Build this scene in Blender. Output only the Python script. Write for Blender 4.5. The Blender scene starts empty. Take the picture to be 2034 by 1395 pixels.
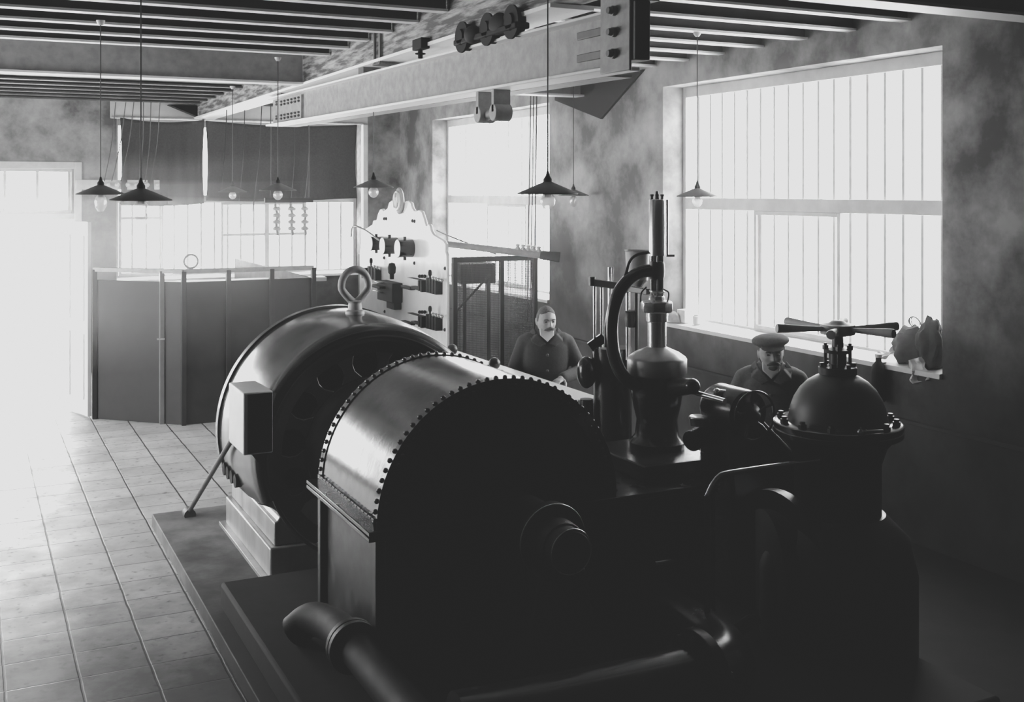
import bpy, bmesh, math, random
from mathutils import Vector, Matrix, noise
random.seed(7)
PI = math.pi
scn = bpy.context.scene
col = scn.collection
V = Vector
# ------------------------------------------------------------------ camera geometry (metres)
CAMZ = 2.6
YAW = math.radians(26.2)
FPX = 2200.0
FW = V((math.sin(YAW), math.cos(YAW), 0)); RT = V((math.cos(YAW), -math.sin(YAW), 0))
def ray(px, py):
    return FW + RT * ((px - 1017) / FPX) + V((0, 0, (378 - py) / FPX))
CAM = V((0, 0, CAMZ))
def at(px, py, s): return CAM + ray(px, py) * s
def onX(px, py, x): d = ray(px, py); return CAM + d * (x / d.x)
def onY(px, py, y): d = ray(px, py); return CAM + d * (y / d.y)
def onZ(px, py, z): d = ray(px, py); return CAM + d * ((z - CAMZ) / d.z)

# ------------------------------------------------------------------ materials
M = {}
def mat(name, c0, c1=None, scale=5.0, rough=.5, rough1=None, metal=0.0, bump=0.0, spec=.5, detail=6, lo=.35, hi=.65, stretch=None, coat=0):
    m = bpy.data.materials.new(name); m.use_nodes = True
    nt = m.node_tree; b = nt.nodes['Principled BSDF']
    b.inputs['Roughness'].default_value = rough; b.inputs['Metallic'].default_value = metal
    b.inputs['Specular IOR Level'].default_value = spec
    if coat: b.inputs['Coat Weight'].default_value = coat; b.inputs['Coat Roughness'].default_value = .12
    g = lambda c: (c, c, c, 1)
    b.inputs['Base Color'].default_value = g(c0)
    if c1 is not None or bump or rough1 is not None:
        tc = nt.nodes.new('ShaderNodeTexCoord'); mp = nt.nodes.new('ShaderNodeMapping')
        nt.links.new(tc.outputs['Object'], mp.inputs['Vector'])
        if stretch: mp.inputs['Scale'].default_value = stretch
        nz = nt.nodes.new('ShaderNodeTexNoise'); nz.inputs['Scale'].default_value = scale; nz.inputs['Detail'].default_value = detail
        nz.inputs['Roughness'].default_value = .62
        nt.links.new(mp.outputs[0], nz.inputs['Vector'])
        if c1 is not None:
            r = nt.nodes.new('ShaderNodeValToRGB'); r.color_ramp.elements[0].position = lo; r.color_ramp.elements[1].position = hi
            r.color_ramp.elements[0].color = g(c0); r.color_ramp.elements[1].color = g(c1)
            nt.links.new(nz.outputs['Fac'], r.inputs[0]); nt.links.new(r.outputs[0], b.inputs['Base Color'])
        if rough1 is not None:
            mr = nt.nodes.new('ShaderNodeMapRange'); mr.inputs[1].default_value = lo; mr.inputs[2].default_value = hi
            mr.inputs[3].default_value = rough; mr.inputs[4].default_value = rough1
            nt.links.new(nz.outputs['Fac'], mr.inputs[0]); nt.links.new(mr.outputs[0], b.inputs['Roughness'])
        if bump:
            bp = nt.nodes.new('ShaderNodeBump'); bp.inputs['Strength'].default_value = bump; bp.inputs['Distance'].default_value = .02
            nt.links.new(nz.outputs['Fac'], bp.inputs['Height']); nt.links.new(bp.outputs[0], b.inputs['Normal'])
    M[name] = m
    return m
mat('plaster', .09, .46, 1.5, .85, bump=.3, detail=11, lo=.40, hi=.66)
mat('plaster_light', .45, .62, 2.5, .8, bump=.1)
mat('dark_wall', .03, .06, 2.0, .8, bump=.15, spec=.2)
mat('ceiling_board', .02, .035, 8, .8)
mat('joist_dark', .03, .05, 8, .7)
mat('flange_white', .82, .92, 30, .5, lo=.2, hi=.5)
mat('steel_grey', .22, .34, 14, .5, bump=.1, spec=.5)
mat('steel_dark', .05, .08, 14, .5)
mat('timber', .05, .42, 8, .75, bump=.6, stretch=(1, .35, 3), detail=10, lo=.42, hi=.62)
mat('window_frame', .55, .68, 6, .6)
mat('sill', .68, .8, 5, .5)
mat('cloth', .030, .045, 40, .95, bump=.1)
mat('panel_dark', .012, .02, 6, .45, rough1=.6, spec=.3)
mat('panel_trim', .12, .16, 6, .4)
mat('white_paint', .75, .82, 4, .4)
mat('marble', .78, .88, 5, .25, detail=8)
mat('black_gloss', .006, .010, 6, .16, rough1=.28, bump=.02)
mat('casing', .010, .024, 9, .13, rough1=.20, bump=.05, detail=9, spec=.85)
mat('gen_paint', .012, .02, 5, .15, rough1=.24, bump=.015, spec=.9)
mat('dome_paint', .02, .03, 8, .40, rough1=.46, bump=.02, spec=1)
mat('black_matt', .004, .007, 8, .7, spec=.12)
mat('machine', .008, .014, 8, .30, rough1=.42, bump=.03)
mat('steel_polished', .72, .80, 20, .27, metal=1, stretch=(1, 1, 8))
mat('bell_steel', .45, .55, 20, .38, metal=.85)
mat('brass', .40, .46, 20, .3, metal=1)
mat('cast_grey', .30, .42, 12, .45, bump=.1)
mat('base_metal', .28, .50, 6, .32, metal=.35, stretch=(1, 1, .3))
mat('concrete', .10, .24, 3.5, .6, rough1=.75, bump=.1, detail=9, spec=.25)
mat('pipe_dull', .006, .010, 8, .55, rough1=.65, bump=.03, spec=.2)
mat('pipe_black', .006, .012, 8, .34, rough1=.44, bump=.03, spec=.3)
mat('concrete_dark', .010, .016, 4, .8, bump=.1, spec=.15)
mat('ink', .01, None, rough=.6)
mat('insulator', .55, .7, 5, .3)
mat('fuse_dark', .006, .012, 12, .7, spec=.2)
mat('coat_dark', .028, .04, 60, .9, bump=.1)
mat('coat_grey', .09, .13, 60, .9, bump=.1)
mat('trouser', .02, .03, 60, .9)
mat('skin', .34, .42, 30, .55, spec=.35)
mat('hair', .05, .11, 90, .8, bump=.3)
mat('hair_dark', .03, .06, 90, .8, bump=.3)
mat('cap_cloth', .06, .09, 60, .9, bump=.1)
mat('shirt', .75, .8, 40, .8)
mat('eye', .05, None, rough=.2)
mat('wire', .012, None, rough=.5)
mat('handle_wood', .65, .8, 9, .4, stretch=(1, 1, 1))
mat('paper', .6, .75, 10, .7)
mat('rag', .012, .035, 14, .9)
mat('leather', .015, None, rough=.5)

# clear glass: lets the sky through, with a faint mirror
def glass_mat(name, fac, tint=.96):
    m = bpy.data.materials.new(name); m.use_nodes = True; nt = m.node_tree; nt.nodes.clear()
    o = nt.nodes.new('ShaderNodeOutputMaterial'); mx = nt.nodes.new('ShaderNodeMixShader'); t = nt.nodes.new('ShaderNodeBsdfTransparent')
    gl = nt.nodes.new('ShaderNodeBsdfGlossy'); gl.inputs['Roughness'].default_value = .05
    t.inputs[0].default_value = (tint, tint, tint, 1); mx.inputs[0].default_value = fac
    nt.links.new(t.outputs[0], mx.inputs[1]); nt.links.new(gl.outputs[0], mx.inputs[2]); nt.links.new(mx.outputs[0], o.inputs[0])
    M[name] = m
glass_mat('glass', .05)
def bulb_mat():
    m = bpy.data.materials.new('bulb_glass'); m.use_nodes = True; nt = m.node_tree; nt.nodes.clear()
    o = nt.nodes.new('ShaderNodeOutputMaterial'); mx = nt.nodes.new('ShaderNodeMixShader'); mx2 = nt.nodes.new('ShaderNodeMixShader')
    t = nt.nodes.new('ShaderNodeBsdfTransparent'); d = nt.nodes.new('ShaderNodeBsdfTranslucent'); d.inputs[0].default_value = (.9, .9, .9, 1)
    gl = nt.nodes.new('ShaderNodeBsdfGlossy'); gl.inputs['Roughness'].default_value = .04
    mx.inputs[0].default_value = .5; mx2.inputs[0].default_value = .2
    nt.links.new(t.outputs[0], mx.inputs[1]); nt.links.new(d.outputs[0], mx.inputs[2])
    nt.links.new(mx.outputs[0], mx2.inputs[1]); nt.links.new(gl.outputs[0], mx2.inputs[2]); nt.links.new(mx2.outputs[0], o.inputs[0])
    M['bulb_glass'] = m
bulb_mat()

def tile_mat():
    m = mat('floor_tile', .3, .6, 3, .35)
    nt = m.node_tree; b = nt.nodes['Principled BSDF']; L = nt.links
    N = lambda t, **k: nt.nodes.new(t)
    tc = N('ShaderNodeTexCoord'); sep = N('ShaderNodeSeparateXYZ'); L.new(tc.outputs['Object'], sep.inputs[0])
    def mathn(op, a, bb=None):
        n = N('ShaderNodeMath'); n.operation = op
        for i, x in enumerate((a, bb)):
            if x is None: continue
            if isinstance(x, (int, float)): n.inputs[i].default_value = x
            else: L.new(x, n.inputs[i])
        return n.outputs[0]
    nz0 = N('ShaderNodeTexNoise'); nz0.inputs['Scale'].default_value = 6; L.new(tc.outputs['Object'], nz0.inputs['Vector'])
    wob = mathn('MULTIPLY', mathn('SUBTRACT', nz0.outputs['Fac'], .5), .012)
    def groove(axis, off, pitch, w):
        x = mathn('ADD', sep.outputs[axis], wob)
        f = mathn('FRACT', mathn('DIVIDE', mathn('SUBTRACT', x, off), pitch))
        d = mathn('MULTIPLY', mathn('MINIMUM', f, mathn('SUBTRACT', 1.0, f)), pitch)
        n = N('ShaderNodeMapRange'); n.inputs[1].default_value = w * .4; n.inputs[2].default_value = w; n.inputs[3].default_value = 1; n.inputs[4].default_value = 0
        L.new(d, n.inputs[0]); return n.outputs[0]
    gx = groove(0, .54, .362, .009); gy = groove(1, 7.37, .352, .006)
    gr = mathn('MAXIMUM', gx, gy)
    # one shade per tile
    fx = mathn('FLOOR', mathn('DIVIDE', mathn('SUBTRACT', sep.outputs[0], .54), .362)); fy = mathn('FLOOR', mathn('DIVIDE', mathn('SUBTRACT', sep.outputs[1], 7.37), .352))
    cmb = N('ShaderNodeCombineXYZ'); L.new(fx, cmb.inputs[0]); L.new(fy, cmb.inputs[1])
    wn = N('ShaderNodeTexWhiteNoise'); L.new(cmb.outputs[0], wn.inputs[0])
    n1 = N('ShaderNodeTexNoise'); n1.inputs['Scale'].default_value = 2.2; n1.inputs['Detail'].default_value = 9; n1.inputs['Roughness'].default_value = .65; L.new(tc.outputs['Object'], n1.inputs['Vector'])
    n2 = N('ShaderNodeTexNoise'); n2.inputs['Scale'].default_value = 16; n2.inputs['Detail'].default_value = 5; L.new(tc.outputs['Object'], n2.inputs['Vector'])
    r1 = N('ShaderNodeValToRGB'); r1.color_ramp.elements[0].position = .3; r1.color_ramp.elements[1].position = .62
    r1.color_ramp.elements[0].color = (.42, .42, .42, 1); r1.color_ramp.elements[1].color = (.74, .74, .74, 1); L.new(n1.outputs['Fac'], r1.inputs[0])
    r2 = N('ShaderNodeValToRGB'); r2.color_ramp.elements[0].position = .27; r2.color_ramp.elements[1].position = .40
    r2.color_ramp.elements[0].color = (.25, .25, .25, 1); r2.color_ramp.elements[1].color = (1, 1, 1, 1); L.new(n2.outputs['Fac'], r2.inputs[0])
    mx = N('ShaderNodeMix'); mx.data_type = 'RGBA'; mx.blend_type = 'MULTIPLY'; mx.inputs[0].default_value = 1
    L.new(r1.outputs[0], mx.inputs[6]); L.new(r2.outputs[0], mx.inputs[7])
    sh = N('ShaderNodeMapRange'); sh.inputs[3].default_value = .85; sh.inputs[4].default_value = 1.1; L.new(wn.outputs['Value'], sh.inputs[0])
    mx1 = N('ShaderNodeMix'); mx1.data_type = 'RGBA'; mx1.blend_type = 'MULTIPLY'; mx1.inputs[0].default_value = 1
    L.new(mx.outputs[2], mx1.inputs[6]); L.new(sh.outputs[0], mx1.inputs[7])
    # oil and dirt near the machine, with light fall-off painted into the colour
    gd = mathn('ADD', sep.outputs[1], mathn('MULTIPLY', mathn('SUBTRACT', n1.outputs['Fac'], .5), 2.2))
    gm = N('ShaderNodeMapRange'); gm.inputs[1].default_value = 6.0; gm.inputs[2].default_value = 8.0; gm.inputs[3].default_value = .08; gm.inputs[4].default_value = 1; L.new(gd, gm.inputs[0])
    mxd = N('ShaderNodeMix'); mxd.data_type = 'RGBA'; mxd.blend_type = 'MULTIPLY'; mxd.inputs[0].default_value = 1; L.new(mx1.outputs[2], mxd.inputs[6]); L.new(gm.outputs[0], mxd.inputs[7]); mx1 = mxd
    mx2 = N('ShaderNodeMix'); mx2.data_type = 'RGBA'; L.new(gr, mx2.inputs[0]); L.new(mx1.outputs[2], mx2.inputs[6]); mx2.inputs[7].default_value = (.015, .015, .015, 1)
    L.new(mx2.outputs[2], b.inputs['Base Color'])
    rr = N('ShaderNodeMapRange'); rr.inputs[1].default_value = .3; rr.inputs[2].default_value = .7; rr.inputs[3].default_value = .55; rr.inputs[4].default_value = .32
    L.new(n1.outputs['Fac'], rr.inputs[0]); L.new(rr.outputs[0], b.inputs['Roughness'])
    bp = N('ShaderNodeBump'); bp.inputs['Strength'].default_value = .5; bp.inputs['Distance'].default_value = .004; bp.invert = True
    L.new(gr, bp.inputs['Height']); L.new(bp.outputs[0], b.inputs['Normal'])
tile_mat()
def grime_falloff(name, y0, y1, lo):  # darkens base colour towards the camera: mottled grime plus painted light fall-off
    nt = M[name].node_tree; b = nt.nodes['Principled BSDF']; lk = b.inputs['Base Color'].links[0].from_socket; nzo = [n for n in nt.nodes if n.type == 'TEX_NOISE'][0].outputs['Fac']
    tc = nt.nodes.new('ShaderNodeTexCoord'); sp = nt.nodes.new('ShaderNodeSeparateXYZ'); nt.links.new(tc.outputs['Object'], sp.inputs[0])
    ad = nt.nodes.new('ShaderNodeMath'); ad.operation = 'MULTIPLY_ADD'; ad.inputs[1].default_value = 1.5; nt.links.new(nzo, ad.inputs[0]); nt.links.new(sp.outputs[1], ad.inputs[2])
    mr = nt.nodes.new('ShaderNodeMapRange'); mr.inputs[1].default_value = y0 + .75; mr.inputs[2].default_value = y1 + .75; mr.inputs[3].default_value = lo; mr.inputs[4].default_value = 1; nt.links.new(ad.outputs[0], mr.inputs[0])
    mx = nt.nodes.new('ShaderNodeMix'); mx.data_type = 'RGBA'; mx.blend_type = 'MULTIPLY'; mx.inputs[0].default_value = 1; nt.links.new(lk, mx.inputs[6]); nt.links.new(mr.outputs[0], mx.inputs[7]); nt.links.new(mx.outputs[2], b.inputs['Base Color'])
grime_falloff('concrete', 6.5, 8.4, .06)
grime_falloff('plaster', 4.9, 6.3, .38)  # near wall darkened in its colour to stand for light fall-off

# ------------------------------------------------------------------ mesh helpers
WM = {}
def basis(d):
    d = V(d).normalized(); a = V((0, 0, 1)) if abs(d.z) < .9 else V((1, 0, 0))
    u = a.cross(d).normalized(); w = d.cross(u); return u, w, d
class MB:
    def __init__(s): s.bm = bmesh.new()
    def box(s, lo, hi, rot=None, ctr=None):
        lo = V(lo); hi = V(hi); c = (lo + hi) / 2; d = hi - lo
        m = Matrix.Translation(c) @ (rot.to_4x4() if rot is not None else Matrix()) @ Matrix.Diagonal((abs(d.x), abs(d.y), abs(d.z), 1))
        bmesh.ops.create_cube(s.bm, size=1, matrix=m); return s
    def bar(s, p0, p1, w, h, up=(0, 0, 1)):
        p0 = V(p0); p1 = V(p1); d = (p1 - p0).normalized(); up = V(up)
        if abs(d.dot(up)) > .95: up = V((0, 1, 0))
        x = d.cross(up).normalized(); z = x.cross(d)
        r = Matrix((x, d, z)).transposed().to_4x4()
        bmesh.ops.create_cube(s.bm, size=1, matrix=Matrix.Translation((p0 + p1) / 2) @ r @ Matrix.Diagonal((w, (p1 - p0).length, h, 1))); return s
    def lathe(s, prof, o, d=(0, 0, 1), seg=48, a0=0, a1=2 * PI, sx=1, sy=1):
        o = V(o); u, w, d = basis(d); full = abs(a1 - a0 - 2 * PI) < 1e-6; n = seg if full else seg + 1
        rings = []
        for r, h in prof:
            if r < 1e-6: rings.append([s.bm.verts.new(o + d * h)]); continue
            rings.append([s.bm.verts.new(o + d * h + (u * math.cos(a0 + (a1 - a0) * i / seg) * sx + w * math.sin(a0 + (a1 - a0) * i / seg) * sy) * r) for i in range(n)])
        for A, B in zip(rings, rings[1:]):
            for i in range(seg):
                j = (i + 1) % n
                if len(A) == 1 and len(B) == 1: continue
                if len(A) == 1: f = (A[0], B[i], B[j])
                elif len(B) == 1: f = (A[i], A[j], B[0])
                else: f = (A[i], A[j], B[j], B[i])
                try: s.bm.faces.new(f)
                except ValueError: pass
        return s
    def cyl(s, p0, p1, r0, r1=None, seg=20):
        p0 = V(p0); p1 = V(p1); r1 = r0 if r1 is None else r1; L = (p1 - p0).length
        return s.lathe([(0, 0), (r0, 0), (r1, L), (0, L)], p0, p1 - p0, seg)
    def tube(s, pts, r, seg=8, closed=False):
        pts = [V(p) for p in pts]; n = len(pts); rr = r if isinstance(r, (list, tuple)) else [r] * n
        rings = []; u = None
        for i, p in enumerate(pts):
            if closed: t = pts[(i + 1) % n] - pts[i - 1]
            else: t = pts[min(i + 1, n - 1)] - pts[max(i - 1, 0)]
            t.normalize()
            if u is None: u = basis(t)[0]
            u = (u - t * u.dot(t)).normalized(); w = t.cross(u)
            rings.append([s.bm.verts.new(p + (u * math.cos(2 * PI * k / seg) + w * math.sin(2 * PI * k / seg)) * rr[i]) for k in range(seg)])
        m = n if closed else n - 1
        for i in range(m):
            A = rings[i]; B = rings[(i + 1) % n]
            for k in range(seg): s.bm.faces.new((A[k], A[(k + 1) % seg], B[(k + 1) % seg], B[k]))
        if not closed:
            s.bm.faces.new(rings[0][::-1]); s.bm.faces.new(rings[-1])
        return s
    def ell(s, c, r, rot=None, seg=20):
        if not isinstance(r, (tuple, list)): r = (r, r, r)
        m = Matrix.Translation(V(c)) @ (rot.to_4x4() if rot is not None else Matrix()) @ Matrix.Diagonal((*r, 1))
        bmesh.ops.create_uvsphere(s.bm, u_segments=seg, v_segments=max(6, seg // 2 + 2), radius=1, matrix=m); return s
    def prism(s, pts, vec):
        vec = V(vec); a = [s.bm.verts.new(V(p)) for p in pts]; b = [s.bm.verts.new(V(p) + vec) for p in pts]; n = len(a)
        s.bm.faces.new(a[::-1]); s.bm.faces.new(b)
        for i in range(n): s.bm.faces.new((a[i], a[(i + 1) % n], b[(i + 1) % n], b[i]))
        return s
    def torus(s, c, d, R, r, seg=40, sec=10, a0=0, a1=2 * PI):
        u, w, d = basis(d); c = V(c); full = abs(a1 - a0 - 2 * PI) < 1e-6
        n = seg if full else seg + 1
        return s.tube([c + (u * math.cos(a0 + (a1 - a0) * i / seg) + w * math.sin(a0 + (a1 - a0) * i / seg)) * R for i in range(n)], r, sec, closed=full)
    def quadgrid(s, f, nu, nv):
        vs = [[s.bm.verts.new(V(f(i / nu, j / nv))) for j in range(nv + 1)] for i in range(nu + 1)]
        for i in range(nu):
            for j in range(nv): s.bm.faces.new((vs[i][j], vs[i + 1][j], vs[i + 1][j + 1], vs[i][j + 1]))
        return s
    def build(s, name, m, parent=None, bev=0, ang=38, label=None, normals=True):
        bm = s.bm
        if normals: bmesh.ops.recalc_face_normals(bm, faces=bm.faces[:])
        if parent is not None: bm.transform(WM[parent.name].inverted())
        me = bpy.data.meshes.new(name); bm.to_mesh(me); bm.free()
        o = bpy.data.objects.new(name, me); col.objects.link(o)
        me.materials.append(M[m] if isinstance(m, str) else m)
        me.shade_smooth(); me.set_sharp_from_angle(angle=math.radians(ang))
        if parent is not None: o.parent = parent; WM[o.name] = WM[parent.name]
        else: WM[o.name] = Matrix()
        if bev:
            bv = o.modifiers.new('bev', 'BEVEL'); bv.width = bev; bv.segments = 2; bv.limit_method = 'ANGLE'; bv.angle_limit = math.radians(40); bv.harden_normals = False
        if label: o['label'] = label
        return o
def tag(o, label, cat, group=None, kind=None):
    o['label'] = label; o['category'] = cat
    if group: o['group'] = group
    if kind: o['kind'] = kind
    return o
def thing(name, label, cat, loc=(0, 0, 0), group=None):
    o = bpy.data.objects.new(name, None); col.objects.link(o); o.location = loc; o.empty_display_size = .1
    WM[o.name] = Matrix.Translation(V(loc)); return tag(o, label, cat, group)
def struct(mb, name, m, parent=None, **k):
    o = mb.build(name, m, parent, **k)
    if parent is None: o['kind'] = 'structure'
    return o
def sroot(name, loc=(0, 0, 0)):
    o = bpy.data.objects.new(name, None); col.objects.link(o); o.location = loc; WM[o.name] = Matrix.Translation(V(loc)); o['kind'] = 'structure'; return o
def bez(pts, n=8):
    """smooth curve through the points (Catmull-Rom)"""
    P = [V(p) for p in pts]; P = [P[0] * 2 - P[1]] + P + [P[-1] * 2 - P[-2]]; out = []
    for i in range(1, len(P) - 2):
        for k in range(n):
            t = k / n; a, b, c, d = P[i - 1:i + 3]
            out.append(.5 * ((2 * b) + (c - a) * t + (2 * a - 5 * b + 4 * c - d) * t * t + (3 * b - a - 3 * c + d) * t ** 3))
    out.append(P[-2]); return out

# ------------------------------------------------------------------ the room
XR, YB, XL, YF, ZC = 6.25, 16.8, -4.0, -3.0, 4.12
T = .36
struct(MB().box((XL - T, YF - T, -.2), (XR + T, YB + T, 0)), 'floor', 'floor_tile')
struct(MB().box((XL - T, YF - T, ZC), (XR + T, YB + T, ZC + .2)), 'ceiling', 'ceiling_board')
def wall_with_holes(name, axis, pos, thick, a0, a1, z0, z1, holes, m):
    """wall at coordinate pos..pos+thick on the given axis, rectangular openings (a_lo, a_hi, z_lo, z_hi)"""
    mb = MB()
    cuts = sorted({a0, a1, *[h[0] for h in holes], *[h[1] for h in holes]})
    for l, r in zip(cuts, cuts[1:]):
        zs = sorted([(h[2], h[3]) for h in holes if h[0] <= l + 1e-6 and h[1] >= r - 1e-6]); z = z0
        for lo, hi in zs + [(z1, z1)]:
            if lo > z + 1e-6:
                if axis == 'x': mb.box((pos, l, z), (pos + thick, r, lo))
                else: mb.box((l, pos, z), (r, pos + thick, lo))
            z = max(z, hi)
    bmesh.ops.remove_doubles(mb.bm, verts=mb.bm.verts[:], dist=1e-5)
    return struct(mb, name, m)
W1 = (5.74, 9.28, 1.285, 3.635); W2 = (11.69, 15.40, 1.285, 3.65)
W3 = (1.93, 5.60, 1.30, 3.65); W4 = (-3.6, -.85, .5, 3.65); DOOR = (-.6, 1.36, 0, 2.2); TR = (-.6, 1.33, 2.27, 2.9)
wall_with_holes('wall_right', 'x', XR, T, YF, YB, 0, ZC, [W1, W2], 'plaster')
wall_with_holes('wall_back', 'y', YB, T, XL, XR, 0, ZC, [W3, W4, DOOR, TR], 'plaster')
LW = [(7.9, 14.2, .7, 3.6)]
struct(MB().box((-.5, YF, 0), (-.3, 7.2, ZC)), 'wall_light_block', 'dark_wall')  # unseen wall added to keep left-hand window light off the near floor
wall_with_holes('wall_left', 'x', XL - T, T, YF, YB, 0, ZC, LW, 'dark_wall')
struct(MB().box((XL, YF - T, 0), (XR, YF, ZC)), 'wall_front', 'dark_wall')
for nm in ('plaster',):  # lower walls darkened: grime, with light fall-off painted in too
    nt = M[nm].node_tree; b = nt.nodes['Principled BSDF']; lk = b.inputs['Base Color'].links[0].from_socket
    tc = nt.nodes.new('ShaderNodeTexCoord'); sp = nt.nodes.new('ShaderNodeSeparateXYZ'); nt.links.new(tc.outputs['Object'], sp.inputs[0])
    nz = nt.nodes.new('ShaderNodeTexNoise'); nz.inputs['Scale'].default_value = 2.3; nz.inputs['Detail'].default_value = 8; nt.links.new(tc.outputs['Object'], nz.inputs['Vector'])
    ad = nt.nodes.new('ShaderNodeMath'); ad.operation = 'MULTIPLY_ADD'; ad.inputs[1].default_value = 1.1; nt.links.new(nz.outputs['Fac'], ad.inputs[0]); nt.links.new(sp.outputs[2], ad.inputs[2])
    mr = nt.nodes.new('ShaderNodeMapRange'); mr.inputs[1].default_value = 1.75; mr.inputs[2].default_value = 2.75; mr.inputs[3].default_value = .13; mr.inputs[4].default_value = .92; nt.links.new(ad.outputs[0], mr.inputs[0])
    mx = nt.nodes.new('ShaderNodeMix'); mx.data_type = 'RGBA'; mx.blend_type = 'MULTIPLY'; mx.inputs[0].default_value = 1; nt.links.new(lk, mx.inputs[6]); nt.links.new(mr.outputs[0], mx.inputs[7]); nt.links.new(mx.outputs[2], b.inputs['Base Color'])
# dado along the right wall with its ledge
struct(MB().box((XR - .02, YF, 0), (XR, YB, .88)).box((XR - .045, YF, .88), (XR, YB, .905)), 'baseboard_right', 'dark_wall', bev=.004)

def window(n, axis, hole, pos, inner, bars, transom=None, sashes=(), sign=1, thick=.06):
    """window set back in the reveal: frame, transom, glazing bars, opening sashes and the pane"""
    a0, a1, z0, z1 = hole
    root = sroot('window_%d' % n, (pos, a0, z0) if axis == 'x' else (a0, pos, z0))
    def bx(mb, l, r, lo, hi, d0, d1):
        if axis == 'x': mb.box((pos + d0, l, lo), (pos + d1, r, hi))
        else: mb.box((l, pos + d0, lo), (r, pos + d1, hi))
    i = inner; f = MB()
    bx(f, a0, a0 + .05, z0, z1, i, i + sign * .08); bx(f, a1 - .05, a1, z0, z1, i, i + sign * .08)
    bx(f, a0 + .05, a1 - .05, z1 - .105, z1, i, i + sign * .08); bx(f, a0 + .05, a1 - .05, z0, z0 + .05, i, i + sign * .08)
    struct(f, 'window_frame', 'window_frame', root, bev=.006)
    if transom:
        t = MB(); bx(t, a0 + .05, a1 - .05, transom[0], transom[1], i - sign * .01, i + sign * .07); struct(t, 'transom', 'window_frame', root, bev=.006)
    b = MB()
    for k in range(1, bars + 1):
        a = a0 + .05 + (a1 - a0 - .1) * k / (bars + 1)
        bx(b, a - .014, a + .014, z0 + .05, z1 - .1, i + sign * .02, i + sign * .05)
    struct(b, 'glazing_bar', 'window_frame', root)
    for (l, r, lo, hi, mids) in sashes:
        sm = MB(); w = .035
        bx(sm, l, l + w, lo, hi, i - sign * .015, i + sign * .05); bx(sm, r - w, r, lo, hi, i - sign * .015, i + sign * .05)
        bx(sm, l + w, r - w, hi - w, hi, i - sign * .015, i + sign * .05); bx(sm, l + w, r - w, lo, lo + w, i - sign * .015, i + sign * .05)
        for q in mids: bx(sm, l + w, r - w, q - .02, q + .02, i - sign * .015, i + sign * .05)
        struct(sm, 'casement_sash', 'window_frame', root, bev=.004)
    p = MB(); bx(p, a0 + .04, a1 - .04, z0 + .04, z1 - .05, i + sign * .035, i + sign * .041); struct(p, 'pane', 'glass', root)
    s = MB()
    d1 = i; d0 = -sign * .03
    if axis == 'x': s.prism([(pos + d0, a0 - .0, z0), (pos + d0, a0, z0 - .035), (pos + d1, a0, z0 - .035), (pos + d1, a0, z0 + .03)], (0, a1 - a0, 0))
    else: s.prism([(a0, pos + d0, z0), (a0, pos + d0, z0 - .035), (a0, pos + d1, z0 - .035), (a0, pos + d1, z0 + .03)], (a1 - a0, 0, 0))
    struct(s, 'window_sill', 'sill', root)
    return root
window(1, 'x', W1, XR, .24, 17, (2.41, 2.525), [(7.02, 8.14, 1.335, 2.41, [])])
window(2, 'x', W2, XR, .24, 17, (2.41, 2.525), [(12.75, 13.95, 1.335, 2.41, [])])
window(3, 'y', W3, YB, .24, 17, (2.41, 2.525), [(1.99, 2.62, 1.35, 2.41, [2.19]), (3.46, 4.16, 1.35, 2.41, [1.92]), (4.16, 4.78, 1.35, 2.41, [1.92])])
window(4, 'y', W4, YB, .24, 9, (2.3, 2.38))
window(5, 'x', (LW[0]), XL, -.24, 11, (2.3, 2.38), sign=-1)
# transom light over the doorway
r6 = sroot('window_6', (TR[0], YB, TR[2]))
f = MB().box((TR[0], YB + .05, TR[2]), (TR[1], YB + .12, TR[2] + .05)).box((TR[0], YB + .05, TR[3] - .04), (TR[1], YB + .12, TR[3]))
for k in range(6):
    x = TR[1] - .03 - k * .415
    if x > TR[0]: f.box((x - .018, YB + .05, TR[2] + .05), (x + .018, YB + .12, TR[3] - .04))
struct(f, 'window_frame', 'window_frame', r6); struct(MB().box((TR[0], YB + .08, TR[2]), (TR[1], YB + .086, TR[3])), 'pane', 'glass', r6)
struct(MB().box((DOOR[0] - .1, YB - .03, 0), (DOOR[0], YB, 3.0)).box((DOOR[1], YB - .03, 0), (DOOR[1] + .1, YB, 3.0)).box((DOOR[0], YB - .03, 2.9), (DOOR[1], YB, 3.0)).box((DOOR[0], YB - .03, 2.19), (DOOR[1], YB + .1, 2.275)), 'trim_1', 'window_frame', bev=.006)
# whitewashed lintel board above the back window
struct(MB().box((1.84, YB - .05, 3.63), (5.7, YB, 3.93)), 'trim_2', 'plaster_light', bev=.01)
# pale post at the right end of the back window
struct(MB().box((5.60, YB - .12, 0), (5.68, YB, 3.64)), 'trim_3', 'window_frame', bev=.01)

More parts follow.
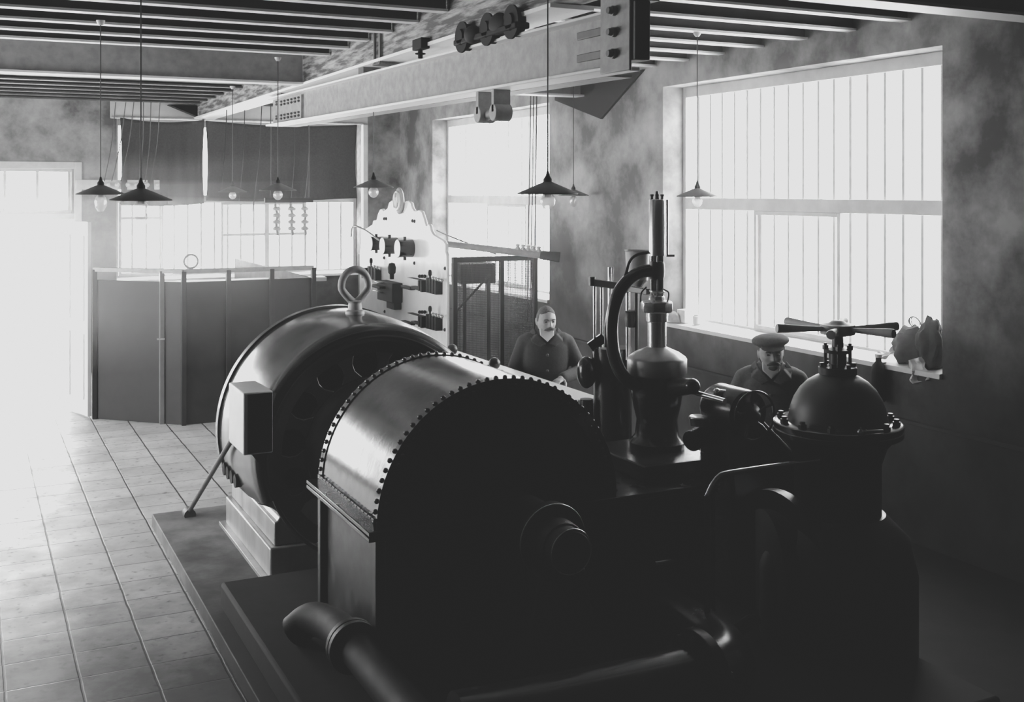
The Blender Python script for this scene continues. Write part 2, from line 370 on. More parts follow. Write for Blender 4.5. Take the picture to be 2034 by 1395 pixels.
# ceiling: steel joists with white lower flanges, framed into the long beam
JOFF = 3.13
mat('beam_paint', .30, .44, 10, .5, bump=.05)
def joist(y, x0, x1, z=3.85, h=.24, fw=.10):
    o = bpy.data.objects.new('ceiling_joist', None); col.objects.link(o); o.location = ((x0 + x1) / 2, y, z); WM[o.name] = Matrix.Translation(o.location); o['kind'] = 'structure'
    MB().box((x0, y - .012, z + .018), (x1, y + .012, z + h)).box((x0, y - fw / 2, z + h), (x1, y + fw / 2, z + h + .014)).build('joist_web', 'joist_dark', o)
    MB().box((x0, y - fw / 2, z), (x1, y + fw / 2, z + .018)).build('joist_flange', 'flange_white' if y < 11 else 'steel_dark', o)
ys = [5.52 + .56 * k for k in range(9)] + [11.45 + .55 * k for k in range(10)]
for y in ys:
    joist(y, XL, 3.02); joist(y, 3.24, XR)
def beam(y, x0, x1):
    o = bpy.data.objects.new('steel_beam', None); col.objects.link(o); o.location = ((x0 + x1) / 2, y, 3.654); WM[o.name] = Matrix.Translation(o.location); o['kind'] = 'structure'
    MB().box((x0, y - .012, 3.674), (x1, y + .012, 4.09)).box((x0, y - .1, 4.09), (x1, y + .1, 4.115)).build('beam_web', 'beam_paint', o)
    MB().box((x0, y - .1, 3.654), (x1, y + .1, 3.674)).build('beam_flange', 'flange_white', o)
for y in (4.73, 10.9):
    beam(y, XL, 3.02); beam(y, 3.24, XR)
lb = sroot('timber_beam', (3.13, 8, 3.66))
tb = MB()
tb.box((3.03, 4.0, 3.68), (3.23, YB, 4.1)); struct(tb, 'beam_timber', 'timber', lb, bev=.015)
struct(MB().box((3.0, 5.6, 3.65), (3.29, YB, 3.675)), 'beam_flange', 'flange_white', lb)
# dark wedges at beam ends: haunches with wall shadow built into the shape
def haunch_shade(name, pts, vec): return struct(MB().prism(pts, vec), name, 'black_matt')
haunch_shade('wall_haunch_shade', [(XR, 11.5, 3.66), (XR, 10.45, 3.38), (XR, 9.6, 3.84), (XR, 11.5, 3.84)], (-.03, 0, 0))
haunch_shade('wall_haunch_shade', [(2.62, YB, 3.84), (3.13, YB, 3.64), (3.64, YB, 3.84)], (0, -.22, 0))

# ------------------------------------------------------------------ crane girder hung under the long beam
gr = thing('crane_girder', 'long grey riveted steel girder hung below the ceiling beam', 'girder', (3.1, 8.6, 3.28))
Y0, Y1 = 5.0, 12.35
MB().box((3.085, Y0, 3.29), (3.10, Y1, 3.57)).build('web', 'steel_grey', gr)
g = MB().box((3.0, Y0 - .05, 3.272), (3.19, Y1, 3.292)).box((3.0, Y0, 3.568), (3.19, Y1, 3.586)); g.build('flange', 'flange_white', gr, bev=.004)
MB().box((3.26, Y0 + .3, 3.29), (3.275, Y1, 3.57)).box((3.20, Y0 + .3, 3.272), (3.36, Y1, 3.29)).box((3.20, Y0 + .3, 3.568), (3.36, Y1, 3.584)).build('rear_channel', 'steel_grey', gr)

MB().box((3.06, 11.1, 3.31), (3.083, 11.95, 3.55)).build('splice_plate', 'steel_grey', gr)
for zz in (3.355, 3.505):
    for k in range(6):
        for dz in (-.017, .017): MB().ell((3.056, 11.18 + k * .14, zz + dz), (.016, .034, .013), seg=8).build('rivet', 'ink', gr)
for z in (3.35, 3.51): MB().ell((3.083, 12.2, z), (.012, .04, .014), seg=8).ell((3.083, 12.2, z + .028), (.012, .04, .012), seg=8).build('rivet', 'ink', gr)

MB().box((2.985, 4.73, 3.25), (3.0, 5.02, 4.1)).box((3.0, 4.95, 3.3), (3.085, 5.02, 3.57)).build('end_hanger', 'steel_grey', gr, bev=.005)
MB().box((3.0, 4.70, 3.30), (3.09, 4.95, 3.60)).box((2.99, 4.69, 3.60), (3.14, 4.98, 3.615)).build('angle_bracket', 'steel_dark', gr, bev=.006)
for z in (3.345, 3.455, 3.565):
    MB().lathe([(0, -.045), (.017, -.045), (.02, -.03), (.02, -.022), (.026, -.02), (.026, 0), (0, 0)], (2.985, 4.87, z), (1, 0, 0), 12).build('bolt', 'steel_dark', gr)
for z in (3.375, 3.50): MB().box((3.07, Y0 + .12, z - .022), (3.084, Y0 + .42, z + .022)).build('slot_plate', 'steel_dark', gr, bev=.004)
MB().box((3.03, 11.8, 3.586), (3.17, 11.98, 3.66)).box((3.05, 11.85, 3.6), (3.20, 11.95, 3.675)).build('far_hanger', 'steel_dark', gr, bev=.005)
MB().box((3.02, 9.0, 3.586), (3.18, 9.14, 3.655)).build('middle_hanger', 'steel_dark', gr, bev=.005)

gr.rotation_euler = (.0118, 0, 0)
tr = thing('crane_trolley', 'dark wheeled hoist trolley resting on top of the grey girder', 'trolley', (3.0, 6.4, 3.58))
for y in (6.05, 6.40, 6.80):
    MB().lathe([(0, -.05), (.05, -.05), (.055, -.035), (.105, -.035), (.105, -.02), (.09, -.015), (.09, .03), (.04, .04), (0, .05)], (3.0, y, 3.625), (1, 0, 0), 28).build('wheel', 'black_matt', tr)
MB().box((2.95, 5.95, 3.575), (3.05, 6.9, 3.615)).ell((2.98, 6.25, 3.64), (.04, .12, .07)).ell((2.97, 6.62, 3.62), (.05, .09, .06)).build('axle_frame', 'black_matt', tr, bev=.01)
hk = thing('hoist_roller', 'small grey roller block hung below the crane girder', 'hoist', (3.08, 6.55, 3.08))
for y in (6.42, 6.66):
    MB().box((3.02, y - .02, 3.10), (3.14, y + .02, 3.275)).cyl((3.02, y, 3.10), (3.14, y, 3.10), .055).build('strap', 'steel_grey', hk, bev=.004)
MB().lathe([(0, 0), (.05, 0), (.05, .04), (.03, .08), (.03, .2), (.05, .24), (.05, .28), (0, .28)], (3.08, 6.40, 3.10), (0, 1, 0), 20).build('roller', 'steel_grey', hk)
bk = thing('beam_clamp', 'dark iron clamp gripping the underside of the timber beam', 'clamp', at(840, 105, 8.6))
c0 = onX(840, 105, 3.0)
MB().box((2.95, c0.y - .09, 3.63), (3.02, c0.y + .09, 3.71)).cyl((2.98, c0.y, 3.63), (2.98, c0.y, 3.565), .018).cyl((2.98, c0.y, 3.595), (2.98, c0.y, 3.605), .04).build('clamp_body', 'black_matt', bk, bev=.01)
st = MB(); c0 = onX(752, 110, 3.0)
st.box((3.005, c0.y - .02, 3.64), (3.02, c0.y + .02, 4.1)).box((3.005, c0.y + .12, 3.64), (3.02, c0.y + .15, 4.1)).box((3.0, c0.y - .02, 3.625), (3.25, c0.y + .15, 3.64))
tag(st.build('iron_strap', 'steel_dark'), 'thin dark iron strap looped round the timber beam', 'strap')

# ------------------------------------------------------------------ pendant lamps
def lamp(px, py, s, ztop, rad, bulb, label, chain=False, rose=True):
    p = at(px, py, s)     # centre of the shade's rim
    t = thing('pendant_lamp', label, 'lamp', (p.x, p.y, p.z), 'pendant lamps under the ceiling')
    hgt = rad * .42
    MB().lathe([(rad, 0), (rad * 1.02, .004), (rad, .008), (.022, hgt), (.02, hgt), (rad - .006, .002), (rad, 0)], p, (0, 0, 1), 40).build('lamp_shade', 'steel_dark', t)
    MB().lathe([(0, -.02), (.018, -.02), (.02, .0), (.024, hgt - .01), (.024, hgt + .015), (.012, hgt + .035), (.006, hgt + .06), (0, hgt + .06)], p, (0, 0, 1), 16).build('socket', 'brass' if chain else 'black_matt', t)
    MB().cyl((p.x, p.y, p.z + hgt + .05), (p.x, p.y, ztop), .0045, seg=6).build('cord', 'wire', t)
    if rose: MB().lathe([(0, .0), (.015, 0), (.03, .02), (.032, .035), (0, .035)], (p.x, p.y, ztop - .035), (0, 0, 1), 16).build('ceiling_rose', 'insulator', t)
    if bulb == 'pear': prof = [(0, -.125), (.02, -.118), (.036, -.09), (.042, -.05), (.036, -.02), (.02, .0), (.014, .02)]
    else: prof = [(0, -.085), (.02, -.08), (.038, -.058), (.043, -.035), (.036, -.012), (.02, .005), (.014, .02)]
    k = rad / .165
    MB().lathe([(a * k, b * k) for a, b in prof], p, (0, 0, 1), 24).build('bulb', 'bulb_glass', t)
    return t
lamp(200, 387, 8.15, 3.85, .172, 'pear', 'cone pendant lamp with long pear-shaped bulb hanging before the doorway wall')
lamp(280, 399, 6.4, 4.12, .172, 'pear', 'large cone pendant lamp hanging before the insulator board and first curtain')
lamp(462, 382, 13.3, 3.85, .168, 'round', 'smallest cone pendant lamp hanging before the middle of the back curtains')
lamp(552, 379, 10.5, 3.86, .172, 'round', 'cone pendant lamp hanging before the second curtain below the girder end')
lamp(742, 373, 9.6, 3.85, .170, 'round', 'dark cone pendant lamp hanging in front of the marble switchboard top')
lamp(1088, 386, 6.35, 3.85, .172, 'round', 'large dark cone pendant lamp hanging before the caged window')
lamp(1139, 389, 12.2, 3.85, .166, 'pear', 'small cone pendant lamp before the stained plaster between the two side windows')
lamp(1385, 391, 8.75, 3.85, .160, 'round', 'cone pendant lamp hanging before the large barred window beside the governor')

# ------------------------------------------------------------------ back window: curtains, board, wires
def curtain(x0, x1, zt, zb, label, ph):
    def f(u, v):
        x = x0 + (x1 - x0) * u; sag = .05 * math.sin(PI * u)
        pull = .022 * math.sin(PI * v) * (1 if u < .5 else -1) * abs(2 * u - 1) ** 3
        return (x + pull, YB - .10 - .05 * math.sin(u * 17 + ph + v) * v - .03 * math.sin(u * 41 + ph) * v, zt - sag * (1 - v) + (zb - zt) * v - .03 * v * math.sin(PI * u + ph * .3))
    o = MB().quadgrid(f, 60, 24).build('window_curtain', 'cloth')
    sm = o.modifiers.new('s', 'SOLIDIFY'); sm.thickness = .006
    return tag(o, label, 'curtain', 'dark curtains over the back window')
curtain(1.965, 3.15, 3.64, 2.40, 'narrow dark cloth curtain beside the doorway wall, over the back window', .4)
curtain(3.165, 5.50, 3.63, 2.46, 'wide dark cloth curtain above the high voltage cell, over the back window', 1.7)
tag(MB().cyl((1.85, YB - .1, 3.65), (5.6, YB - .1, 3.65), .014).build('curtain_rod', 'steel_grey'), 'thin straight rod carrying the two dark window curtains', 'curtain rod')
ib = thing('insulator_board', 'pale horizontal wall board carrying a row of wire insulators', 'board', at(234, 372, 15.3))
a = onY(150, 367, YB - .09); b = onY(318, 367, YB - .09)
MB().box((a.x, YB - .13, a.z - .07), (b.x, YB - .09, a.z + .07)).box((a.x + .1, YB - .09, a.z - .03), (a.x + .18, YB, a.z + .03)).box((b.x - .2, YB - .09, a.z - .03), (b.x - .1, YB - .01, a.z + .03)).build('plank', 'window_frame', ib, bev=.006)
for k in range(6):
    p = V((a.x + .42 + k * .135, YB - .13, a.z)); MB().lathe([(0, 0), (.035, 0), (.035, .02), (.022, .03), (.032, .05), (.022, .07), (0, .08)], p, (0, -1, 0), 14).build('insulator', 'insulator', ib)
WL = 'thin black wires slung from the ceiling to the back window'
wl = ['first', 'second', 'third', 'fourth', 'fifth', 'sixth', 'seventh', 'eighth', 'ninth']
def wire(pts, label, r=.006, group=None, name='wire'):
    return tag(MB().tube(bez(pts, 6), r, 6).build(name, 'wire'), label, 'wire', group)
for k, (xa, xb, yb) in enumerate([(230, 207, 360), (250, 222, 360), (266, 240, 360), (285, 276, 362), (300, 288, 362), (318, 300, 362)]):
    wire([onY(xa, 203, 16.3), onY((xa + xb) / 2 + 3, 285, 16.45), onY(xb, yb, 16.6)], '%s black wire from the doorway, falling to the insulator board' % wl[k], .007, 'wires above the insulator board')
for k, (xa, ya, xb, yb) in enumerate([(450, 222, 438, 380), (486, 215, 474, 400), (520, 210, 502, 420), (584, 252, 577, 405), (612, 250, 605, 400)]):
    wire([V((onY(xa, ya, 14.6).x, 14.6, 3.9)), onY(xa, ya, 14.6), onY((xa + xb) / 2 + 3, (ya + yb) / 2, 14.4), onY(xb, yb, 14.2)], '%s black wire from the curtain gap, hanging before the wide curtain' % wl[k], .006, 'wires before the wide curtain')

# ------------------------------------------------------------------ high voltage cell (dark boarded enclosure)
en = thing('switchgear_enclosure', 'tall dark boarded enclosure with rail in front of the back window', 'enclosure', (2.15, 13, 0))
A = V((1.30, 13.4, 0)); B = V((2.15, 12.6, 0)); C = V((3.62, 12.6, 0)); ZT = 1.70; ZP = 1.58
def panel(p, q, z0, z1, name='panel', m='panel_dark', th=.03):
    n = (q - p).normalized().cross(V((0, 0, 1)))
    return MB().prism([p + V((0, 0, z0)), q + V((0, 0, z0)), q + V((0, 0, z1)), p + V((0, 0, z1))], -n * th).build(name, m, en, bev=.004)
mid = A.lerp(B, .76)
panel(A, mid, .0, ZP); panel(mid + (B - A) * .02, B, .0, ZP)
cs = [B.lerp(C, k / 3) for k in range(4)]
for p, q in zip(cs, cs[1:]): panel(p + V((.012, 0, 0)), q - V((.012, 0, 0)), 0, ZP)
for p in [A, mid, B] + cs[1:]:
    MB().box((p.x - .025, p.y - .04, 0), (p.x + .025, p.y + .03, ZT)).build('post', 'panel_trim' if p is mid else 'panel_dark', en, bev=.004)
MB().bar(A + V((0, 0, ZT)), B + V((0, 0, ZT)), .06, .05).bar(B + V((0, 0, ZT)), C + V((0, 0, ZT)), .06, .05).build('top_rail', 'cast_grey', en, bev=.004)
MB().cyl(mid + V((-.06, -.06, .95)), mid + V((.02, -.08, .95)), .012).build('latch', 'steel_grey', en)
panel(C, V((3.62, YB - .1, 0)), 0, ZP, 'side_panel')
rg = at(377, 524, 12.2)
tag(MB().torus((2.23, 12.6, 1.81), (0, 1, 0), .075, .012, 28, 8).build('lifting_ring', 'cast_grey'), 'thin oval iron ring standing on the enclosure rail', 'ring')
gear = thing('switch_rack', 'pale horizontal busbars lying behind the enclosure rail', 'rack', (2.4, 14.2, 1.3))
MB().box((1.75, 14.0, 1.42), (4.2, 14.25, 1.47)).box((1.75, 14.6, 1.3), (4.2, 14.8, 1.34)).build('busbar', 'white_paint', gear)
for x in (1.9, 2.8, 3.5): MB().box((x - .03, 14.05, 0), (x + .03, 14.15, 1.42)).build('rack_leg', 'panel_dark', gear)
bar = tag(MB().box((3.42, 14.1, 2.44), (4.05, 14.16, 2.50)).cyl((3.5, 14.13, 2.5), (3.5, 14.13, 3.85), .006).cyl((4.0, 14.13, 2.5), (4.0, 14.13, 3.85), .006).build('hanger_bar', 'wire'), 'dark hanging bar that carries three insulator strings', 'bar')
for k, px in enumerate((547, 577, 603)):
    p = onY(px, 403, 14.13)
    t = thing('insulator_string', ['insulator string hanging in the back window, nearest the doorway', 'middle insulator string of three hanging in the back window', 'insulator string hanging in the back window, nearest the switchboard'][k], 'insulator', p, 'insulator strings in the back window')
    MB().tube([p + V((.0, 0, .03)), p + V((.0, 0, -.06)), p + V((.03, 0, -.16)), p + V((.01, 0, -.26)), p + V((.03, 0, -.42))], .018, 8).build('rod', 'cast_grey', t)
    d = MB()
    for q in range(4): d.lathe([(0, 0), (.05, .0), (.055, .03), (.02, .05), (0, .05)], p + V((.015, 0, -.1 - q * .085)), (0, 0, 1), 14)
    d.build('insulator_disc', 'insulator', t)
# open white door leaf standing against the enclosure
dl = sroot('door_1', (1.13, 14.03, 0))
p = V((1.10, 14.10, 0)); q = V((1.275, 13.46, 0))
n = (q - p).normalized().cross(V((0, 0, 1)))
MB().prism([p + V((0, 0, .02)), q + V((0, 0, .02)), q + V((0, 0, 2.24)), p + V((0, 0, 2.24))], n * .045).build('door_leaf', 'white_paint', dl, bev=.004)
mo = MB()
for z0, z1 in ((.2, .95), (1.1, 2.08)):
    for u0, u1 in ((.15, .19), (.81, .85)):
        mo.prism([p.lerp(q, u0) + V((0, 0, z0)), p.lerp(q, u1) + V((0, 0, z0)), p.lerp(q, u1) + V((0, 0, z1)), p.lerp(q, u0) + V((0, 0, z1))], n * .055)
        mo.prism([p.lerp(q, u0) + V((0, 0, z0)) - n * .01, p.lerp(q, u1) + V((0, 0, z0)) - n * .01, p.lerp(q, u1) + V((0, 0, z1)) - n * .01, p.lerp(q, u0) + V((0, 0, z1)) - n * .01], n * .01)
mo.build('door_moulding', 'window_frame', dl)

# ------------------------------------------------------------------ marble switchboard
XS = 4.9
sb = thing('switchboard', 'white marble switchboard with scrolled crown, dials and black switches', 'switchboard', (XS, 13.2, 0))
crop = [(105, 590), (128, 400), (150, 372), (180, 352), (215, 330), (222, 295), (250, 292), (262, 240), (280, 200), (298, 195), (312, 213), (345, 190), (358, 140), (380, 122), (405, 135), (425, 170), (470, 170), (500, 130), (525, 125), (548, 142), (558, 185), (575, 210), (600, 212), (618, 205), (640, 215), (655, 260), (680, 345), (705, 325), (715, 345), (722, 385), (745, 420), (790, 445), (830, 470), (850, 500), (846, 560), (858, 592)]
out = [onX(690 + x / 4.357, 370 + y / 4.357, XS) for x, y in crop]
out = [V((XS, out[0].y, .30))] + out + [V((XS, out[-1].y, .30))]
MB().prism(out, (.04, 0, 0)).build('marble_panel', 'marble', sb, bev=.012)
cp = onX(793, 399, XS - .02)
MB().ell(cp, (.04, .15, .17)).build('crest', 'cast_grey', sb)
cr = MB(); cr.torus(cp + V((-.03, 0, 0)), (1, 0, 0), .11, .018, 24, 6)
for k in range(5): cr.ell(cp + V((-.045, -.07 + .035 * k, .04 * math.cos(k * 2.1))), (.02, .018, .07))
cr.build('crest_relief', 'marble', sb)
MB().box((XS - .02, out[-1].y - .05, 0), (XS + .06, out[-1].y + .01, out[-1].z)).build('frame_post', 'panel_dark', sb)
MB().box((XS, out[0].y - .01, 0), (XS + .06, out[0].y + .05, out[1].z)).build('frame_post', 'panel_dark', sb)
def bb(x0, y0, x1, y1, t, name, m, bev=.004, off=0):
    """box standing off the board; corners in crop pixels of the board view"""
    a = onX(690 + x0 / 4.357, 370 + y0 / 4.357, XS); b = onX(690 + x1 / 4.357, 370 + y1 / 4.357, XS)
    return MB().box((XS - off - t, min(a.y, b.y), min(a.z, b.z)), (XS - off, max(a.y, b.y), max(a.z, b.z))).build(name, m, sb, bev=bev)
def dial(cx, cy, rv, t):
    c = onX(690 + cx / 4.357, 370 + cy / 4.357, XS)
    d = MB().lathe([(0, 0), (rv, 0), (rv, t - .01), (rv * 1.04, t - .01), (rv * 1.04, t), (0, t)], c, (-1, 0, 0), 36).build('meter', 'black_gloss', sb)
    MB().lathe([(0, t + .001), (rv * .98, t + .001), (rv * .98, t + .004), (0, t + .004)], c, (-1, 0, 0), 36).build('dial_face', 'white_paint', d)
    for dz in (-1, 1):
        MB().cyl(c + V((-t * .5, 0, dz * rv)), c + V((-t * .5, 0, dz * (rv + .035))), .018, seg=10).build('terminal', 'ink', d)
dial(560, 537, .108, .19); dial(425, 515, .105, .19); dial(300, 495, .09, .16)
c = onX(690 + 280 / 4.357, 370 + 380 / 4.357, XS)
MB().tube(bez([c + V((-.25, .45, -.1)), c + V((-.3, .2, .05)), c + V((-.2, 0, 0)), c + V((-.1, -.25, -.12))]), .012, 8).build('swan_neck', 'brass', sb)
def fuse_bank(x0, y0, n, dx, dy, h, lever=True):
    for k in range(n):
        x = x0 + dx * k; y = y0 + dy * k
        o = bb(x, y, x + dx * .72, y + h, .085, 'fuse_holder', 'fuse_dark')
        a = onX(690 + (x + dx * .36) / 4.357, 370 + (y + 8) / 4.357, XS - .09)
        MB().ell(a, .022, seg=10).build('terminal', 'brass', o)
fuse_bank(225, 690, 3, 26, 8, 110); bb(182, 705, 195, 795, .1, 'knife_switch', 'fuse_dark'); bb(203, 705, 216, 800, .1, 'knife_switch', 'fuse_dark')
fuse_bank(735, 790, 4, 24, 6, 130); bb(690, 810, 703, 905, .12, 'knife_switch', 'fuse_dark'); bb(710, 810, 723, 915, .12, 'knife_switch', 'fuse_dark')
fuse_bank(735, 1103, 4, 24, 6, 130); bb(690, 1120, 703, 1215, .12, 'knife_switch', 'fuse_dark'); bb(710, 1120, 723, 1225, .12, 'knife_switch', 'fuse_dark')
def lever(cx, y0, y1, r, t):
    a = onX(690 + cx / 4.357, 370 + y0 / 4.357, XS - t); b = onX(690 + cx / 4.357, 370 + y1 / 4.357, XS - t); L = (a - b).length
    MB().lathe([(0, 0), (r * .5, 0), (r * .55, L * .3), (r * .9, L * .38), (r, L * .7), (r * .7, L * .95), (0, L)], b, (0, 0, 1), 16).build('lever_handle', 'fuse_dark', sb)
lever(205, 620, 690, .022, .1); lever(715, 722, 800, .022, .12); lever(715, 1035, 1110, .022, .12); lever(385, 662, 805, .052, .16)
bb(345, 810, 480, 1010, .14, 'main_switch', 'fuse_dark', .01); bb(330, 842, 420, 885, .22, 'switch_arm', 'fuse_dark', .008); bb(400, 980, 470, 1070, .1, 'main_switch', 'fuse_dark', .01)
bb(360, 818, 400, 836, .2, 'contact_plate', 'brass'); bb(345, 893, 395, 912, .2, 'contact_plate', 'brass')
for (x0, y0, x1, y1) in ((505, 855, 590, 900), (595, 860, 680, 905), (505, 1158, 590, 1205), (595, 1162, 680, 1208)): bb(x0, y0, x1, y1, .07, 'tube_fuse', 'fuse_dark', .008)
for (x0, y0) in ((565, 788), (565, 1098)):
    bb(x0, y0, x0 + 112, y0 + 24, .07, 'current_bar', 'fuse_dark')
    for k in range(3):
        a = onX(690 + (x0 + 60 + k * 22) / 4.357, 370 + (y0 - 8) / 4.357, XS - .03); MB().ell(a, .022, seg=10).build('terminal', 'fuse_dark', sb)
for x, y in ((320, 282), (337, 282), (565, 300), (583, 304), (320, 620), (582, 666), (847, 712), (845, 1243), (112, 1025), (325, 1085)):
    a = onX(690 + x / 4.357, 370 + y / 4.357, XS); MB().ell(a, (.02, .022, .022), seg=10).build('bolt', 'ink', sb)

# mesh cage between the board and the wall
cg = thing('mesh_cage', 'dark wire mesh cage joining the marble switchboard to the window wall', 'cage', (5.55, 11.7, 0))
yc = 11.66; zt = onY(890, 517, yc).z; x0, x1 = XS + .08, onY(1066, 520, yc).x
MB().box((x0, yc - .03, zt - .03), (x1, yc + .03, zt + .03)).build('top_rail', 'panel_dark', cg)
for x in (x0, (x0 * .45 + x1 * .55), x1 - .05): MB().box((x, yc - .025, 0), (x + .05, yc + .025, zt - .03)).build('post', 'panel_dark', cg)
ms = MB()
for k in range(60):
    x = x0 + .05 + (x1 - x0 - .1) * k / 59; ms.box((x - .0022, yc - .003, .35), (x + .0022, yc + .001, zt - .03))
for k in range(70):
    z = .36 + (zt - .4) * k / 69; ms.box((x0 + .05, yc - .001, z - .0022), (x1 - .05, yc + .003, z + .0022))
ms.build('wire_mesh', 'panel_dark', cg)
MB().box((x0, yc - .02, 0), (x1, yc + .02, .35)).build('kick_plate', 'panel_dark', cg)
MB().cyl((x0 + .06, yc + .05, 1.2), (x0 + .5, yc + .05, 1.62), .014).build('brace', 'panel_dark', cg)
rb = thing('resistance_box', 'black resistance box mounted inside the mesh cage', 'box', (5.3, 12.4, 1.5))
a = onY(915, 525, 12.3); b = onY(985, 562, 12.3)
MB().box((a.x, 12.3, b.z), (b.x, 12.6, a.z)).build('case', 'black_matt', rb, bev=.01)
MB().box((a.x + .05, 12.35, 0), (a.x + .1, 12.4, b.z)).box((b.x - .1, 12.35, 0), (b.x - .05, 12.4, b.z)).build('stand_leg', 'panel_dark', rb)
pa = thing('cable_pole', 'long grey pole carrying cables from the switchboard to the window pier', 'pole', (5.6, 11.2, 2))
a = onX(880, 484, XS + .02); b = onX(1112, 511, XR - .12)
MB().cyl(a, b, .035, .045).build('pole', 'cast_grey', pa)
MB().cyl(b.lerp(a, .17), b, .05, .06).build('pole_sleeve', 'fuse_dark', pa)
for k in range(5):
    q = a.lerp(b, .64 + .045 * k); MB().lathe([(0, 0), (.03, 0), (.03, .02), (.018, .035), (.028, .06), (0, .075)], q + V((0, 0, .03)), (0, 0, 1), 12).build('insulator', 'insulator', pa)
wire([onX(868, 458, XS), onX(900, 472, 5.2), onX(985, 505, 5.75)], 'pale cable sagging from the switchboard shoulder along the cable pole', .008, None, 'cable')
for k, (xa, xb) in enumerate(((1054, 1049), (1060, 1055), (1066, 1062))):
    wire([V((5.9, onX(xa, 192, 5.9).y, 3.9)), onX(xa, 192, 5.9), onX((xa + xb) / 2, 380, 5.9), onX(xb, 500, 5.9), onX(xb - 1, 640, 5.9)], ['vertical black cable before the caged window, nearest the switchboard', 'middle one of three vertical black cables before the caged window', 'vertical black cable before the caged window, nearest the stained pier'][k], .007, 'cables before the caged window', 'cable')

# ------------------------------------------------------------------ generator
GX, GZ = 2.43, .90
ge = thing('generator', 'large round black generator with eyebolt and bright polished rim', 'generator', (GX, 7.5, 0))
prof = [(.70, 6.96), (.765, 6.95), (.795, 6.965), (.81, 7.0), (.815, 7.06), (.835, 7.25), (.842, 7.5), (.842, 7.8), (.836, 7.84), (.836, 7.90), (.850, 7.905), (.850, 7.97), (.80, 7.99), (.70, 7.99)]
MB().lathe(prof, (GX, 0, GZ), (0, 1, 0), 128, math.radians(-21), math.radians(201)).build('frame', 'gen_paint', ge, ang=50)
MB().torus((GX, 6.955, GZ), (0, 1, 0), .735, .012, 128, 8).build('rim_bead', 'gen_paint', ge)
es = MB()
es.lathe([(.62, 7.02), (.72, 7.0), (.72, 7.05), (.62, 7.06), (.62, 7.02)], (GX, 0, GZ), (0, 1, 0), 96)
es.lathe([(.0, 6.94), (.2, 6.95), (.46, 7.03), (.47, 7.08), (0, 7.1)], (GX, 0, GZ), (0, 1, 0), 96)
n = 14
for k in range(n):
    a = 2 * PI * k / n + .1
    pts = []
    for rr, hw in ((.46, .075), (.52, .04), (.57, .04), (.63, .07)):
        pts.append((rr, hw))
    L = [V((GX + math.cos(a) * r + -math.sin(a) * h, 7.025, GZ + math.sin(a) * r + math.cos(a) * h)) for r, h in pts]
    R_ = [V((GX + math.cos(a) * r + math.sin(a) * h, 7.025, GZ + math.sin(a) * r - math.cos(a) * h)) for r, h in pts][::-1]
    es.prism(L + R_, (0, .03, 0))
es.build('end_shield', 'gen_paint', ge, bev=.006)
MB().lathe([(0, 7.3), (.71, 7.3), (.71, 7.34), (0, 7.34)], (GX, 0, GZ), (0, 1, 0), 64).build('armature', 'black_matt', ge)
MB().lathe([(0, 6.64), (.13, 6.64), (.155, 6.66), (.16, 6.72), (.19, 6.80), (.20, 6.95), (0, 6.95)], (GX, 0, GZ), (0, 1, 0), 64).build('bearing_housing', 'gen_paint', ge)
MB().cyl((GX, 5.9, GZ), (GX, 6.68, GZ), .07, seg=32).build('shaft', 'steel_polished', ge)
# eyebolt
ez = GZ + .838; ey = 7.42
eb = MB(); ring = []
for i in range(40):
    t = 2 * PI * i / 40; w = .098 if math.sin(t) > -.2 else .098 * (1 - .45 * ((-math.sin(t) - .2) / .8))
    ring.append(V((GX + w * math.cos(t), ey, ez + .195 + .115 * math.sin(t))))
eb.tube(ring, .026, 12, closed=True); eb.lathe([(0, -.02), (.07, -.02), (.065, .02), (.05, .03), (.045, .075), (.055, .09), (0, .1)], (GX, ey, ez), (0, 0, 1), 24)
eb.build('eyebolt', 'cast_grey', ge)
tbx = MB().box((1.545, 6.93, .945), (1.73, 7.36, 1.335)); tbx.build('terminal_box', 'white_paint', ge, bev=.008)
MB().box((1.57, 6.922, .955), (1.725, 6.93, 1.325)).build('box_lid', 'black_matt', ge)
MB().prism([(1.60, 6.96, .945), (1.60, 7.3, .945), (1.78, 7.3, .70), (1.78, 6.96, .70)], (.06, 0, 0)).build('bracket', 'machine', ge)
MB().cyl((1.56, 7.34, .96), (1.53, 8.72, .135), .017, seg=12).cyl((1.53, 8.68, .115), (1.53, 8.78, .115), .045, seg=12).build('strut', 'steel_dark', ge)
half = [(.775, .605), (.735, .59), (.68, .565), (.645, .535), (.63, .505), (.645, .478), (.665, .47), (.665, .32)]
lowp = [(GX - a, z) for a, z in half] + [(GX + a, z) for a, z in half[::-1]]
MB().prism([(x, 7.03, z) for x, z in lowp], (0, .93, 0)).build('lower_frame', 'base_metal', ge, bev=.008)
MB().prism([(GX - .665, 7.96, .32), (GX + .665, 7.96, .32), (GX + .665, 7.96, .47), (GX - .665, 7.96, .47)], (0, .34, 0)).build('rear_foot', 'base_metal', ge, bev=.01)
MB().box((1.73, 7.0, .12), (3.13, 8.35, .32)).build('base_frame', 'base_metal', ge, bev=.012)
MB().box((1.69, 6.95, .09), (3.17, 8.40, .125)).build('sole_plate', 'base_metal', ge, bev=.004)
for k in range(4): MB().cyl((1.60, 7.80 - .12 * k, .66), (1.72, 7.80 - .12 * k, .66), .045, seg=12).build('terminal_stud', 'fuse_dark', ge)

